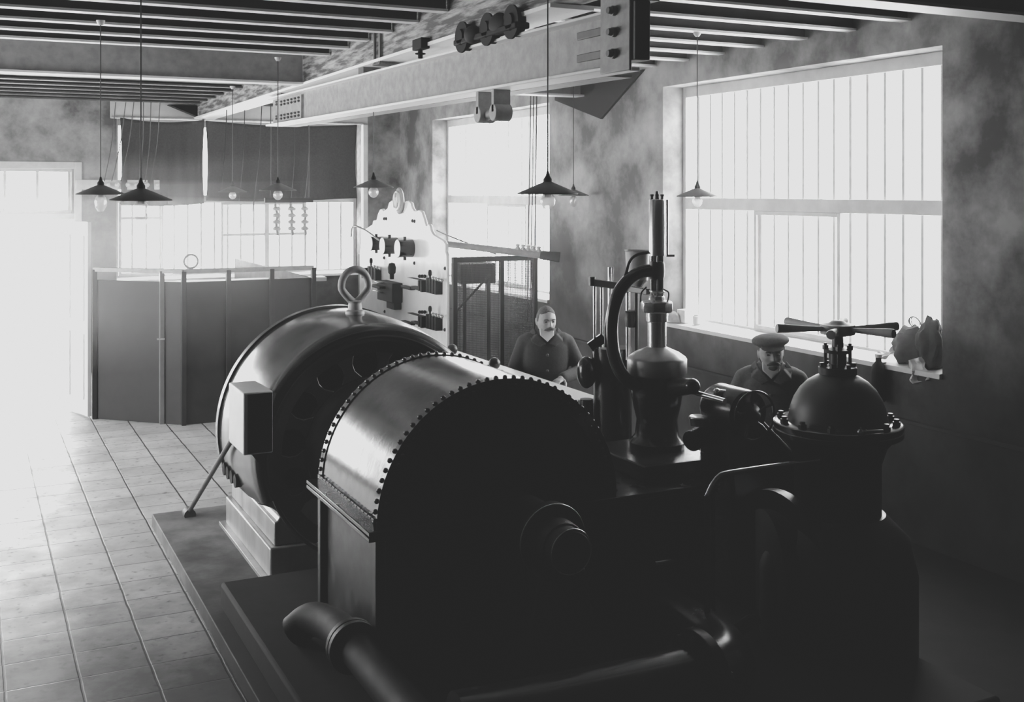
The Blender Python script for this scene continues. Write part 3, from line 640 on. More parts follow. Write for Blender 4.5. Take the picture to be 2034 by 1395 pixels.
# platform and plinths
struct(MB().box((1.5, YF, 0), (XR - .02, 8.0, .012)), 'floor_dark', 'concrete_dark')  # thin dark slab over the machine side of the floor
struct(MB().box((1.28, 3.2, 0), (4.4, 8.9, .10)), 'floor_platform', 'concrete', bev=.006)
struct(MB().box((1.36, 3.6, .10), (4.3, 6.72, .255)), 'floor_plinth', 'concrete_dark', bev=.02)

# ------------------------------------------------------------------ turbine
TX, TZ, TR_ = 2.41, .99, .66
tu = thing('water_turbine', 'huge black riveted water turbine casing with arched hood', 'turbine', (TX, 5.5, .255))
YA, YB2 = 5.0, 5.97
MB().lathe([(TR_, YA + .06), (TR_, YB2 - .06), (TR_ - .02, YB2 - .06), (TR_ - .02, YA + .06), (TR_, YA + .06)], (TX, 0, TZ), (0, 1, 0), 72, 0, PI).build('hood', 'casing', tu)
MB().lathe([(0, YA + .03), (TR_ - .02, YA + .03), (TR_ - .02, YA + .05), (0, YA + .05)], (TX, 0, TZ), (0, 1, 0), 72, 0, PI).build('hood_front_plate', 'machine', tu)
MB().lathe([(0, YB2 - .05), (TR_ - .02, YB2 - .05), (TR_ - .02, YB2 - .03), (0, YB2 - .03)], (TX, 0, TZ), (0, 1, 0), 72, 0, PI).build('hood_back_plate', 'machine', tu)
for y0, y1, ym in ((YA, YA + .062, YA + .03), (YB2 - .062, YB2, YB2 - .03)):
    mb = MB().lathe([(TR_ - .07, y0 + .008), (TR_ - .07, y0), (TR_ + .006, y0), (TR_ + .006, y1), (TR_ - .002, y1)], (TX, 0, TZ), (0, 1, 0), 72, 0, PI)
    for k in range(42):
        a = PI * (k + .5) / 42; d = V((math.cos(a), 0, math.sin(a))); mb.ell(V((TX, ym, TZ)) + d * (TR_ + .006), .0135, seg=8)
        if y0 == YA: mb.ell(V((TX, YA - .002, TZ)) + d * (TR_ - .03), (.011, .008, .011), seg=8)
    mb.build('rim_angle', 'casing', tu)
fl = [(1.69, 6.02), (1.69, 4.95), (3.68, 4.95)] + [(3.68 + .12 * math.cos(a), 5.07 + .12 * math.sin(a)) for a in [-PI / 2 + PI / 2 * k / 8 for k in range(1, 9)]] + [(3.80, 5.95), (3.74, 6.02)]
MB().prism([(x, y, .945) for x, y in fl], (0, 0, .022)).prism([(x, y, .972) for x, y in fl], (0, 0, .022)).build('joint_flange', 'black_gloss', tu, bev=.004)
for xa in (1.735, 3.05):
    mb = MB().box((xa, 5.02, .99), (xa + .035, 5.95, 1.035))
    for k in range(17): mb.ell((xa + .005 if xa < 2 else xa + .03, 5.06 + .85 * k / 16, 1.03), .009, seg=8)
    mb.build('hood_foot_angle', 'casing', tu)
mb = MB().box((TX - TR_, YA - .004, TZ + .005), (TX + TR_, YA + .03, TZ + .05))
for k in range(28): mb.ell((TX - TR_ + 2 * TR_ * k / 27, YA - .004, TZ + .028), (.009, .007, .009), seg=8)
mb.build('front_foot_angle', 'machine', tu)
lc = MB().box((1.775, 5.0, .255), (3.72, 5.97, .945)); lc.build('lower_casing', 'machine', tu, bev=.01)
for x in (1.775, 2.0, 3.0, 3.4): MB().box((x, 4.965, .255), (x + .03, 5.0, .94)).build('casing_rib', 'machine', tu, bev=.004)
for y in (5.0, 5.92): MB().box((1.74, y, .255), (1.775, y + .05, .94)).build('corner_angle', 'machine', tu, bev=.004)
# end bearing with concentric machined rings on the front
BO = V((2.45, 0, .965))
MB().lathe([(0, 4.44), (.11, 4.44), (.115, 4.46), (.118, 4.53), (.165, 4.54), (.172, 4.55), (.172, 4.60), (.165, 4.61), (.14, 4.62), (.14, 5.0), (0, 5.0)], BO, (0, 1, 0), 72).build('end_bearing', 'machine', tu)
MB().lathe([(0, 4.36), (.092, 4.36), (.1, 4.37), (.1, 4.46), (0, 4.46)], BO, (0, 1, 0), 64).build('shaft_end', 'steel_dark', tu)
for rr, yy in ((.170, 4.545), (.102, 4.37)): MB().torus(BO + V((0, yy, 0)), (0, 1, 0), rr, .004, 72, 8).build('bright_ring', 'steel_polished', tu)
MB().prism([(2.33, 4.45, .85), (2.57, 4.45, .85), (2.68, 4.45, .255), (2.22, 4.45, .255)], (0, .5, 0)).build('bearing_pedestal', 'machine', tu, bev=.01)
MB().box((2.9, 5.98, .26), (3.7, 6.4, 1.05)).build('inlet_case', 'machine', tu, bev=.02)
MB().lathe([(0, 0), (.055, 0), (.06, .03), (.045, .035), (.03, .03), (0, .03)], (3.62, 4.97, .72), (0, 0, 1), 24).build('drip_cup', 'steel_polished', tu)
MB().cyl((3.3, 4.98, .60), (3.42, 4.98, .60), .018, seg=12).build('drain_spout', 'steel_polished', tu)

cb = thing('control_bench', 'long bright metal-topped bench between the generator and the bareheaded man', 'bench', (3.6, 7.9, .012))
MB().box((3.34, 6.45, 1.16), (3.84, 9.3, 1.20)).build('bench_top', 'white_paint', cb, bev=.006)
MB().box((3.40, 6.5, .012), (3.80, 9.25, 1.16)).build('bench_body', 'machine', cb)
for k in range(7): MB().ell((3.46 + .03 * (k % 2), 6.6 + .33 * k, 1.205), (.03, .03, .02), seg=10).build('stud', 'machine', cb)
for y in (7.45, 8.25):
    q = V((3.52, y, 1.2)); MB().cyl(q, q + V((0, 0, .09)), .02, seg=12).ell(q + V((0, 0, .11)), .045, seg=14).cyl(q + V((-.07, 0, .04)), q + V((.07, 0, .04)), .018, seg=8).build('drain_cock', 'machine', cb)
MB().cyl((3.50, 8.3, 1.235), (3.50, 9.2, 1.235), .035, seg=16).build('bench_pipe', 'machine', cb)

# ------------------------------------------------------------------ low pipes in front of the turbine
pf = thing('tail_pipe', 'thick black pipe lying along the foot of the turbine front', 'pipe', (2.2, 3.95, .255))
pc = [V((1.75, 4.05, .43)), V((2.1, 4.02, .43)), V((2.75, 4.0, .43)), V((3.0, 4.05, .43)), V((3.12, 4.2, .43)), V((3.15, 4.45, .43)), V((3.15, 4.95, .43))]
MB().tube(bez(pc, 8), .165, 28).build('pipe', 'black_gloss', pf)
fg = MB().lathe([(.1, 0), (.235, 0), (.235, .05), (.1, .05)], (2.86, 4.0, .43), (1, 0, 0), 40)
fg.build('flange', 'black_gloss', pf, bev=.004)
for k in range(12):
    a = 2 * PI * k / 12; MB().cyl((2.84, 4.0 + .2 * math.cos(a), .43 + .2 * math.sin(a)), (2.93, 4.0 + .2 * math.cos(a), .43 + .2 * math.sin(a)), .016, seg=6).build('bolt', 'machine', pf)
pe = thing('feed_pipe', 'black flanged pipe elbow running along the turbine plinth edge', 'pipe', (1.62, 5.0, .255))
MB().tube(bez([V((1.66, 3.7, .42)), V((1.66, 4.4, .42)), V((1.66, 5.15, .42)), V((1.65, 5.45, .40)), V((1.60, 5.62, .37)), V((1.53, 5.68, .3))], 8), .085, 24).build('pipe', 'pipe_dull', pe)
MB().lathe([(.07, 0), (.125, 0), (.125, .035), (.07, .035)], (1.655, 5.05, .42), (0, 1, 0), 36).lathe([(.07, 0), (.125, 0), (.125, .035), (.07, .035)], (1.655, 5.09, .42), (0, 1, 0), 36).build('flange', 'pipe_black', pe, bev=.004)
hs = [onZ(1330, 1300, .3), onZ(1390, 1278, .32), onZ(1440, 1265, .34), onZ(1500, 1230, .36)]
tag(MB().tube(bez(hs, 8), .035, 14).build('drain_hose', 'black_gloss'), 'slack dark hose lying right of the turbine front pipe', 'hose')

# ------------------------------------------------------------------ governor
GC = V((3.655, 5.49, 0))
go = thing('governor', 'tall polished steel turbine governor with bell base and curved arm', 'governor', (GC.x, GC.y, .99))
gz = lambda y: 2.6 - (y - 378) * .002968
bl = [(3.33, 5.12), (3.74, 5.10), (3.80, 5.14), (3.83, 5.2), (3.88, 5.75), (3.33, 5.75)]
MB().prism([(x, y, .994) for x, y in bl], (0, 0, .09)).build('bed_block', 'black_gloss', go, bev=.012)
MB().lathe([(0, 1.08), (.16, 1.08), (.165, 1.12), (.13, 1.16), (.12, 1.25), (.14, 1.33), (.155, 1.42), (.15, 1.52), (0, 1.52)], GC, (0, 0, 1), 40).build('body', 'black_gloss', go)
MB().lathe([(0, gz(744)), (.168, gz(744)), (.176, gz(740)), (.176, gz(713)), (.168, gz(709)), (.13, gz(700)), (.075, gz(692)), (.056, gz(689))], GC, (0, 0, 1), 64).build('bell_rim', 'bell_steel', go)
MB().lathe([(.055, gz(692)), (.055, gz(640)), (.064, gz(638)), (.066, gz(620)), (.058, gz(618)), (.0, gz(618))], GC, (0, 0, 1), 48).build('column', 'steel_polished', go)
MB().lathe([(0, gz(621)), (.085, gz(621)), (.094, gz(617)), (.094, gz(601)), (.085, gz(598)), (.05, gz(597)), (.048, gz(590)), (.035, gz(585)), (.05, gz(578)), (.03, gz(574)), (0, gz(574))], GC, (0, 0, 1), 8).build('hexagon_collar', 'steel_polished', go, bev=.004)
MB().lathe([(.033, gz(590)), (.033, gz(500)), (0, gz(500))], GC, (0, 0, 1), 28).build('spindle', 'machine', go)
for a in range(6):
    q = GC + V((.036 * math.cos(a * PI / 3), .036 * math.sin(a * PI / 3), 0)); MB().cyl(q + V((0, 0, gz(588))), q + V((0, 0, gz(500))), .006, seg=8).build('guide_rod', 'steel_polished', go)
MB().lathe([(0, gz(556)), (.04, gz(556)), (.046, gz(548)), (.048, gz(538)), (.046, gz(526)), (.04, gz(519)), (0, gz(519))], GC, (0, 0, 1), 32).build('arm_knuckle', 'machine', go)
MB().lathe([(0, gz(508)), (.046, gz(508)), (.046, gz(398)), (.042, gz(396)), (0, gz(396))], GC, (0, 0, 1), 40).build('spring_tube', 'steel_polished', go)
MB().cyl(GC + V((.052, -.03, gz(510))), GC + V((.052, -.03, gz(397))), .007, seg=10).cyl(GC + V((.052, -.03, gz(508))), GC + V((.09, -.05, gz(508))), .007, seg=8).build('side_rod', 'steel_polished', go)
tp = MB()
for dx in (-.036, 0, .036): tp.cyl(GC + V((dx, 0, gz(397))), GC + V((dx, 0, gz(388))), .009, seg=10).cyl(GC + V((dx, 0, gz(390))), GC + V((dx, 0, gz(386))), .013, seg=10)
tp.cyl(GC + V((0, 0, gz(398))), GC + V((0, 0, gz(380))), .014, .008, seg=12); tp.build('cap_screw', 'machine', go)
arm = [at(1268, 768, 6.45), at(1240, 750, 6.45), at(1222, 715, 6.46), at(1215, 670, 6.47), at(1217, 625, 6.48), at(1228, 585, 6.49), at(1247, 558, 6.5), at(1272, 541, 6.52), at(1300, 537, 6.55)]
MB().tube(bez(arm, 8), .038, 20).build('curved_arm', 'black_gloss', go)
MB().tube(bez([at(1203, 690, 6.47), at(1204, 640, 6.48), at(1218, 590, 6.48), at(1240, 553, 6.5), at(1251, 520, 6.52), at(1266, 506, 6.55), at(1292, 501, 6.57)], 8), .009, 10).build('oil_tube', 'black_gloss', go)
for px0, py0, px1, py1 in ((1272, 600, 1284, 570), (1326, 600, 1318, 575)):
    MB().tube(bez([at(px0, py0, 6.5), at(px0 + 2, py0 - 18, 6.5), at(px1, py1, 6.5)]), .005, 8).build('oil_tube', 'machine', go)
MB().cyl(at(1340, 770, 6.4), at(1375, 768, 6.2), .055, .045, 24).ell(at(1375, 768, 6.2), .045).build('output_crank', 'black_gloss', go)
MB().cyl(at(1376, 779, 6.25), at(1440, 797, 6.0), .014, seg=12).build('regulating_rod', 'steel_polished', go)
MB().torus(GC + V((.1, -.28, 1.30)), (0, 0, 1), .05, .01, 24, 8).lathe([(0, 0), (.05, 0), (.055, .05), (.05, .055), (0, .03)], GC + V((.1, -.28, 1.255)), (0, 0, 1), 24).build('oil_cup', 'steel_polished', go)
MB().cyl(GC + V((.16, -.3, 1.2)), GC + V((.16, -.3, 1.255)), .05, .05, 20).cyl(GC + V((.05, -.28, 1.17)), GC + V((.24, -.2, 1.20)), .06, .06, 20).build('pilot_cylinder', 'black_gloss', go)

# oil can / funnel behind the governor and the dashpot stand
cu = thing('oil_funnel', 'grey conical oil funnel standing behind the governor arm', 'funnel', at(1266, 600, 7.1))
q = at(1266, 540, 7.1); k = 7.1 / 2200
MB().lathe([(0, -36 * k), (.01, -36 * k), (.055, -20 * k), (.068, -16 * k), (24 * k, 40 * k), (27 * k, 43 * k), (25.5 * k, 43 * k), (22 * k, 38 * k), (0, -10 * k)], q, (0, 0, 1), 36).build('cone', 'cast_grey', cu)
MB().tube([q + V((0, 0, -36 * k)), q + V((0, 0, -.35)), q + V((0, 0, -.75))], .012, 8).build('spout', 'machine', cu)
da = thing('dashpot_stand', 'slender polished dashpot rods with crossbar left of the governor', 'dashpot', at(1210, 760, 6.9))
def vrod(px, y0, y1, r, s=6.9, m='steel_polished', name='rod'): MB().cyl(at(px, y1, s), at(px, y0, s), r, seg=10).build(name, m, da)
vrod(1181, 562, 690, .010); vrod(1195, 568, 690, .010); vrod(1211, 531, 700, .012, 7.0); vrod(1217, 531, 700, .006, 7.0); vrod(1247, 576, 715, .014, 6.8); vrod(1264, 578, 715, .012, 6.8, 'machine')
MB().bar(at(1176, 561, 6.9), at(1228, 568, 6.9), .03, .045).build('crossbar', 'brass', da, bev=.004)
MB().cyl(at(1176, 550, 6.9), at(1176, 568, 6.9), .02, seg=12).build('crossbar_end', 'machine', da)
MB().bar(at(1240, 572, 6.8), at(1288, 580, 6.6), .03, .035).build('link_bar', 'machine', da, bev=.004)
MB().lathe([(0, 0), (.028, 0), (.035, .05), (.03, .085), (.036, .1), (0, .11)], at(1252, 650, 6.8), (0, 0, 1), 16).build('clevis', 'machine', da)
MB().cyl(at(1217, 690, 6.95), V((at(1217, 690, 6.95).x, at(1217, 690, 6.95).y, .1)), .12, seg=28).build('dashpot_cylinder', 'black_gloss', da)
MB().ell(at(1165, 740, 6.9), (.06, .07, .10)).ell(at(1185, 715, 6.9), (.03, .03, .09)).bar(at(1172, 690, 6.9), at(1200, 670, 6.9), .03, .06).build('lever_head', 'black_gloss', da)
MB().lathe([(0, 0), (.05, 0), (.05, .9), (.04, 1.2), (0, 1.2)], V((at(1165, 745, 6.9).x, at(1165, 745, 6.9).y, .1)), (0, 0, 1), 20).build('standard', 'black_gloss', da)

# ------------------------------------------------------------------ small handwheel
WC = V((3.93, 4.93, 1.345))
GCS = 1
sw = thing('regulating_handwheel', 'small black spoked handwheel between governor and domed valve', 'handwheel', (WC.x, WC.y, .255))
MB().torus(WC, (0, 1, 0), .135, .007, 56, 8).build('rim', 'black_gloss', sw)
MB().lathe([(0, -.03), (.012, -.03), (.02, -.025), (.035, .0), (.06, .02), (.065, .05), (0, .05)], WC, (0, 1, 0), 28).build('hub', 'machine', sw)
for k in range(5):
    a = 2 * PI * k / 5 + .3; MB().tube([WC + V((.05 * math.cos(a), .02, .05 * math.sin(a))), WC + V((.09 * math.cos(a + .15), .012, .09 * math.sin(a + .15))), WC + V((.133 * math.cos(a + .1), 0, .133 * math.sin(a + .1)))], .008, 8).build('spoke', 'machine', sw)
MB().lathe([(.05, .05), (.128, .06), (.132, .08), (.132, .32), (.12, .35), (0, .35)], WC, (0, 1, 0), 44).build('gear_case', 'black_gloss', sw)
MB().prism([(3.82, 5.02, 1.3), (4.06, 5.02, 1.3), (4.5, 5.02, .9), (4.5, 5.02, .02), (3.9, 5.02, .02)], (0, .3, 0)).build('standard', 'black_gloss', sw, bev=.02)
MB().cyl(at(1425, 778, 6.3), at(1472, 783, 6.3), .014, seg=12).ell(at(1424, 779, 6.3), .022).build('crank_handle', 'steel_polished', sw)

# polished rail before the valve
hr = [onY(1405, 985, 4.32), onY(1416, 962, 4.32), onY(1428, 947, 4.32), onY(1445, 940, 4.32), onY(1530, 927, 4.32), onY(1626, 914, 4.32)]
rl = thing('guard_rail', 'thin polished rail with bent end below the domed valve', 'rail', (3.5, 4.32, .1))
MB().tube(bez(hr, 6), .012, 12).build('rail', 'steel_polished', rl)
MB().cyl((hr[0].x, 4.32, .255), (hr[0].x, 4.32, hr[0].z), .014, seg=12).cyl((hr[-1].x, 4.32, .255), (hr[-1].x, 4.32, hr[-1].z), .014, seg=12).build('post', 'machine', rl)

# ------------------------------------------------------------------ domed gate valve with capstan handles
VC = V((4.09, 4.45, 0)); vz = lambda y: 2.6 - (y - 378) * .002636
va = thing('domed_valve', 'big black domed gate valve crowned by wooden capstan handles', 'valve', (VC.x, VC.y, .1))
MB().lathe([(.0, .1), (.24, .1), (.24, .16), (.20, .2), (.20, .55), (.22, .8), (.22, 1.18), (.25, 1.27), (.30, 1.325), (0, 1.325)], VC, (0, 0, 1), 56).build('valve_body', 'machine', va)
MB().lathe([(0, 1.325), (.325, 1.325), (.33, 1.33), (.33, 1.352), (.325, 1.357), (0, 1.357)], VC, (0, 0, 1), 72).lathe([(0, 1.36), (.325, 1.36), (.33, 1.365), (.33, 1.385), (.322, 1.39), (0, 1.39)], VC, (0, 0, 1), 72).build('flange', 'gen_paint', va)
MB().lathe([(.262, 1.388), (.255, 1.40), (.25, 1.42), (.243, 1.46), (.225, 1.51), (.195, 1.56), (.155, 1.60), (.115, 1.625), (.09, 1.635), (.085, 1.645), (0, 1.645)], VC, (0, 0, 1), 72).build('dome', 'dome_paint', va, ang=60)
for k in range(12):
    a = 2 * PI * k / 12 + .2; q = VC + V((.292 * math.cos(a), .292 * math.sin(a), 1.388))
    MB().lathe([(0, 0), (.021, 0), (.021, .022), (.014, .024), (.014, .036), (0, .036)], q, (0, 0, 1), 6).build('bolt', 'machine', va)
MB().lathe([(0, 1.635), (.094, 1.635), (.098, 1.64), (.098, 1.672), (.094, 1.677), (.06, 1.68), (.045, 1.69), (.045, 1.745), (.07, 1.75), (.072, 1.768), (.04, 1.775), (.03, 1.78), (.027, 1.85), (0, 1.85)], VC, (0, 0, 1), 40).build('stuffing_box', 'machine', va)
for k in range(4):
    a = PI / 2 * k + .9; q = VC + V((.062 * math.cos(a), .062 * math.sin(a), 0)); MB().cyl(q + V((0, 0, 1.67)), q + V((0, 0, 1.80)), .009, seg=10).cyl(q + V((0, 0, 1.765)), q + V((0, 0, 1.788)), .016, seg=6).build('gland_stud', 'machine', va)
for k in range(6):
    a = PI / 3 * k + .5; q = VC + V((.083 * math.cos(a), .083 * math.sin(a), 1.675)); MB().cyl(q, q + V((0, 0, .022)), .012, seg=6).build('gland_nut', 'machine', va)
HZ = vz(654)
MB().lathe([(0, HZ - .035), (.05, HZ - .035), (.088, HZ - .025), (.094, HZ), (.088, HZ + .025), (.05, HZ + .032), (.03, HZ + .045), (0, HZ + .047)], VC, (0, 0, 1), 40).build('capstan_hub', 'handle_wood', va)
fa = math.atan2(-VC.y, -VC.x) - .10
for k in range(6):
    a = fa + k * PI / 3; d = V((math.cos(a), math.sin(a), 0)); c0 = V((VC.x, VC.y, HZ))
    MB().lathe([(0, .06), (.014, .06), (.013, .10), (.017, .2), (.022, .28), (.024, .325), (.022, .333), (0, .334)], c0, d + V((0, 0, .03)), 16).build('capstan_handle', 'handle_wood', va)
MB().cyl((3.75, 4.62, .62), (VC.x, 4.5, .62), .30, seg=40).lathe([(0, 0), (.40, 0), (.40, .06), (0, .06)], (3.80, 4.6, .62), (1, 0, 0), 44).build('branch_pipe', 'machine', va)
MB().lathe([(.0, .1), (.40, .1), (.40, .62), (.36, .80), (.24, .92), (0, .92)], VC, (0, 0, 1), 56).build('valve_chest', 'machine', va)
MB().cyl(VC + V((-.12, -.305, 1.405)), VC + V((.0, -.32, 1.40)), .009, seg=10).ell(VC + V((-.13, -.3, 1.405)), .016, seg=10).build('air_cock', 'brass', va)

# ------------------------------------------------------------------ things on the window sill of the first window
def blob(c, r, seed, amp, sub=3):
    mb = MB(); bmesh.ops.create_icosphere(mb.bm, subdivisions=sub, radius=1)
    for v in mb.bm.verts:
        n_ = noise.noise(v.co * 1.7 + V((seed, 0, 0))) + .5 * noise.noise(v.co * 4.1 + V((0, seed, 0)))
        v.co = V((v.co.x * r[0], v.co.y * r[1], max(v.co.z, -.55) * r[2])) * (1 + amp * n_) + V(c)
    return mb
SX = 6.34
def on_sill(px, x=SX): d = ray(px, 700); return V((x, d.y * x / d.x, 1.305))
q = on_sill(1360); tag(MB().box(q + V((-.05, -.07, -.005)), q + V((.08, .06, .12))).build('cardboard_box', 'paper', bev=.005), 'small pale box standing on the far end of the window sill', 'box')
q = on_sill(1385); t = thing('tin_can', 'small pale tin can standing beside the box on the sill', 'can', q)
MB().lathe([(0, 0), (.04, 0), (.042, .005), (.042, .075), (.03, .08), (.03, .09), (0, .09)], q, (0, 0, 1), 24).build('can_body', 'insulator', t)
q = on_sill(1338, 6.27); tag(blob(q + V((0, 0, .03)), (.06, .09, .06), 3, .3).build('cotton_waste', 'cast_grey'), 'pale lump of cotton waste at the far corner of the sill', 'rag')
q = on_sill(1818, 6.36); tag(blob(q + V((0, 0, .10)), (.09, .20, .17), 8, .30, 4).build('rag_heap', 'rag'), 'large dark crumpled heap of rags at the near end of the sill', 'rag')
q = on_sill(1850, 6.33); tag(blob(q + V((0, 0, .13)), (.08, .12, .22), 21, .32, 4).build('rag_heap', 'rag'), 'smaller grey rag bundle leaning into the near window corner', 'rag')
def sheet(c, w, h, seed, rot):
    def f(u, v):
        x = (u - .5) * w; z = (v - .5) * h; y = .03 * noise.noise(V((u * 3, v * 3, seed))) * 2 + .02 * abs(math.sin(u * 5 + seed))
        return V(c) + rot @ V((x * (1 - .3 * v), y, z))
    return MB().quadgrid(f, 14, 14)
q = on_sill(1822, 6.23); tag(sheet(q + V((0, 0, -.02)), .17, .17, 2.0, Matrix.Rotation(math.radians(-80), 3, 'Z') @ Matrix.Rotation(-.35, 3, 'Y')).build('crumpled_paper', 'paper'), 'crumpled white paper hanging over the sill edge under the rags', 'paper')
q = on_sill(1770, 6.33); tag(sheet(q + V((0, 0, .045)), .12, .2, 5.0, Matrix.Rotation(math.radians(70), 3, 'Z') @ Matrix.Rotation(1.2, 3, 'X')).build('folded_paper', 'paper'), 'folded pale paper tented on the sill beside the rag heap', 'paper')
q = on_sill(1820, 6.34) + V((0, 0, .30)); wc = MB()
for k in range(3): wc.torus(q + V((0, .01 * k, .006 * k)), (1, .3 * k - .2, .4), .055 - .006 * k, .004, 28, 6)
tag(wc.build('wire_coil', 'wire'), 'small coil of thin wire lying on top of the dark rags', 'coil')
q = on_sill(1745, 6.19); t = thing('oil_bottle', 'dark oil bottle with pale stopper hung on the wall below the sill', 'bottle', q + V((0, 0, -.30)))
MB().lathe([(0, -.30), (.05, -.30), (.055, -.28), (.055, -.08), (.045, -.03), (.022, .0), (.022, .03), (0, .03)], q, (0, 0, 1), 28).build('bottle_body', 'black_matt', t)
MB().lathe([(0, .03), (.026, .03), (.028, .055), (0, .06)], q, (0, 0, 1), 16).build('stopper', 'paper', t)
MB().box(q + V((-.01, -.02, -.03)), (XR, q.y + .02, q.z - .01)).build('bracket', 'steel_dark', t)

# ------------------------------------------------------------------ people
def remesh(mb, name, m, voxel, parent=None, smooth=0, iters=1):
    me = bpy.data.meshes.new('tmp'); bmesh.ops.recalc_face_normals(mb.bm, faces=mb.bm.faces[:]); mb.bm.to_mesh(me); mb.bm.free()
    o = bpy.data.objects.new('tmp', me); col.objects.link(o)
    r = o.modifiers.new('r', 'REMESH'); r.mode = 'VOXEL'; r.voxel_size = voxel; r.use_smooth_shade = True
    if smooth: s = o.modifiers.new('s', 'SMOOTH'); s.factor = smooth; s.iterations = iters
    dg = bpy.context.evaluated_depsgraph_get(); ev = o.evaluated_get(dg); new = bpy.data.meshes.new_from_object(ev)
    bpy.data.objects.remove(o); bpy.data.meshes.remove(me)
    new.name = name; new.materials.clear(); new.materials.append(M[m]); new.shade_smooth()
    ob = bpy.data.objects.new(name, new); col.objects.link(ob)
    if parent is not None: ob.parent = parent
    return ob
def capsule(mb, p, q, r0, r1, seg=16):
    p = V(p); q = V(q); mb.cyl(p, q, r0, r1, seg); mb.ell(p, r0, seg=seg); mb.ell(q, r1, seg=seg)
def loft(mb, secs, seg=28):
    """closed elliptical body through (x, y, z, rx, ry) sections"""
    rings = []
    for (x, y, z, rx, ry) in secs:
        rings.append([mb.bm.verts.new((x + rx * math.copysign(abs(math.cos(t)) ** .85, math.cos(t)), y + ry * math.copysign(abs(math.sin(t)) ** .85, math.sin(t)), z)) for t in [2 * PI * k / seg for k in range(seg)]])
    for A_, B_ in zip(rings, rings[1:]):
        for k in range(seg): mb.bm.faces.new((A_[k], A_[(k + 1) % seg], B_[(k + 1) % seg], B_[k]))
    mb.bm.faces.new(rings[0][::-1]); mb.bm.faces.new(rings[-1])
def G(x, c, s): return math.exp(-((x - c) / s) ** 2)
def head_pt(n, beard=0):
    """point of the head for a unit direction n (face towards -Y)"""
    x, y, z = n
    X = x * .076; Y = y * .096; Z = z * .120
    if z < 0:
        X *= 1 - .24 * (-z) ** 1.6; Y = Y * (1 - .12 * (-z)) - .012 * (-z) * (1 if y < 0 else .2)
    if y > 0: X *= 1 + .05 * y; 
    front = max(0, -y); f = min(1, front * 1.8)
    d = 0
    ax = abs(X)
    prof = 0
    if -.045 < Z < .035: prof = max(0, min(1, (.032 - Z) / .052)) if Z > -.024 else max(0, 1 - (-.024 - Z) / .014)
    d += .027 * G(X, 0, .0115) * prof + .010 * G(ax, .013, .008) * G(Z, -.026, .009)
    d -= .013 * G(ax, .031, .015) * G(Z, .010, .012)
    d += .007 * G(ax, .028, .024) * G(Z, .032, .009) + .004 * G(X, 0, .02) * G(Z, .04, .02)
    d += .006 * G(ax, .045, .016) * G(Z, -.014, .016)
    d += .007 * G(X, 0, .022) * (G(Z, -.049, .006) + G(Z, -.063, .006)) - .004 * G(X, 0, .024) * G(Z, -.056, .003)
    d += .010 * G(X, 0, .022) * G(Z, -.098, .016)
    return V((X, Y - d * f, Z))
def sphere_dirs(nu, nv):
    for j in range(nv + 1):
        for i in range(nu):
            th = PI * j / nv; ph = 2 * PI * i / nu; yield i, j, V((math.sin(th) * math.cos(ph), math.sin(th) * math.sin(ph), math.cos(th)))
def head_mesh(mb, Mx, cond=None, off=0, nu=96, nv=72):
    vs = {}
    for i, j, n in sphere_dirs(nu, nv):
        if j in (0, nv) and i > 0: vs[i, j] = vs[0, j]; continue
        p = head_pt(n); o_ = off(n, p) if callable(off) else off
        vs[i, j] = mb.bm.verts.new(Mx @ (p + n * o_))
    for j in range(nv):
        for i in range(nu):
            q = [vs[i, j], vs[(i + 1) % nu, j], vs[(i + 1) % nu, j + 1], vs[i, j + 1]]; u_ = []
            [u_.append(w) for w in q if w not in u_]
            if len(u_) > 2:
                try: mb.bm.faces.new(u_)
                except ValueError: pass
def hand(mb, w, d, nrm, left, curl=.5):
    """palm, four unequal curled fingers and a thumb; w wrist, d pointing direction, nrm palm side"""
    d = V(d).normalized(); nrm = V(nrm); nrm = (nrm - d * nrm.dot(d)).normalized(); side = d.cross(nrm) * (1 if left else -1)
    R3 = Matrix((side, d, nrm)).transposed()
    mb.ell(w + d * .05, (.040, .055, .015), R3, 16); mb.ell(w + d * .07, (.041, .03, .014), R3, 16)
    capsule(mb, w - d * .03, w + d * .02, .026, .027, 12)
    for k, (ln, o_) in enumerate(((.070, .030), (.079, .010), (.073, -.010), (.058, -.029))):
        p = w + d * (.092 - .004 * abs(k - 1.2)) + side * o_; a = curl * .5; r = .0088 - .0006 * (k == 3)
        for sgm in (.45, .32, .23):
            dd = d * math.cos(a) + nrm * math.sin(a); q = p + dd * ln * sgm; capsule(mb, p, q, r, r * .93, 10); p = q; a += curl; r *= .93
    p = w + d * .028 + side * .034
    for sgm, vec in ((.045, d * .6 + side * .65 + nrm * .4), (.032, d * .85 + side * .3 + nrm * .45), (.026, d * .95 + side * .05 + nrm * .5)):
        q = p + vec.normalized() * sgm; capsule(mb, p, q, .0115 if sgm > .04 else .0095, .0095, 10); p = q
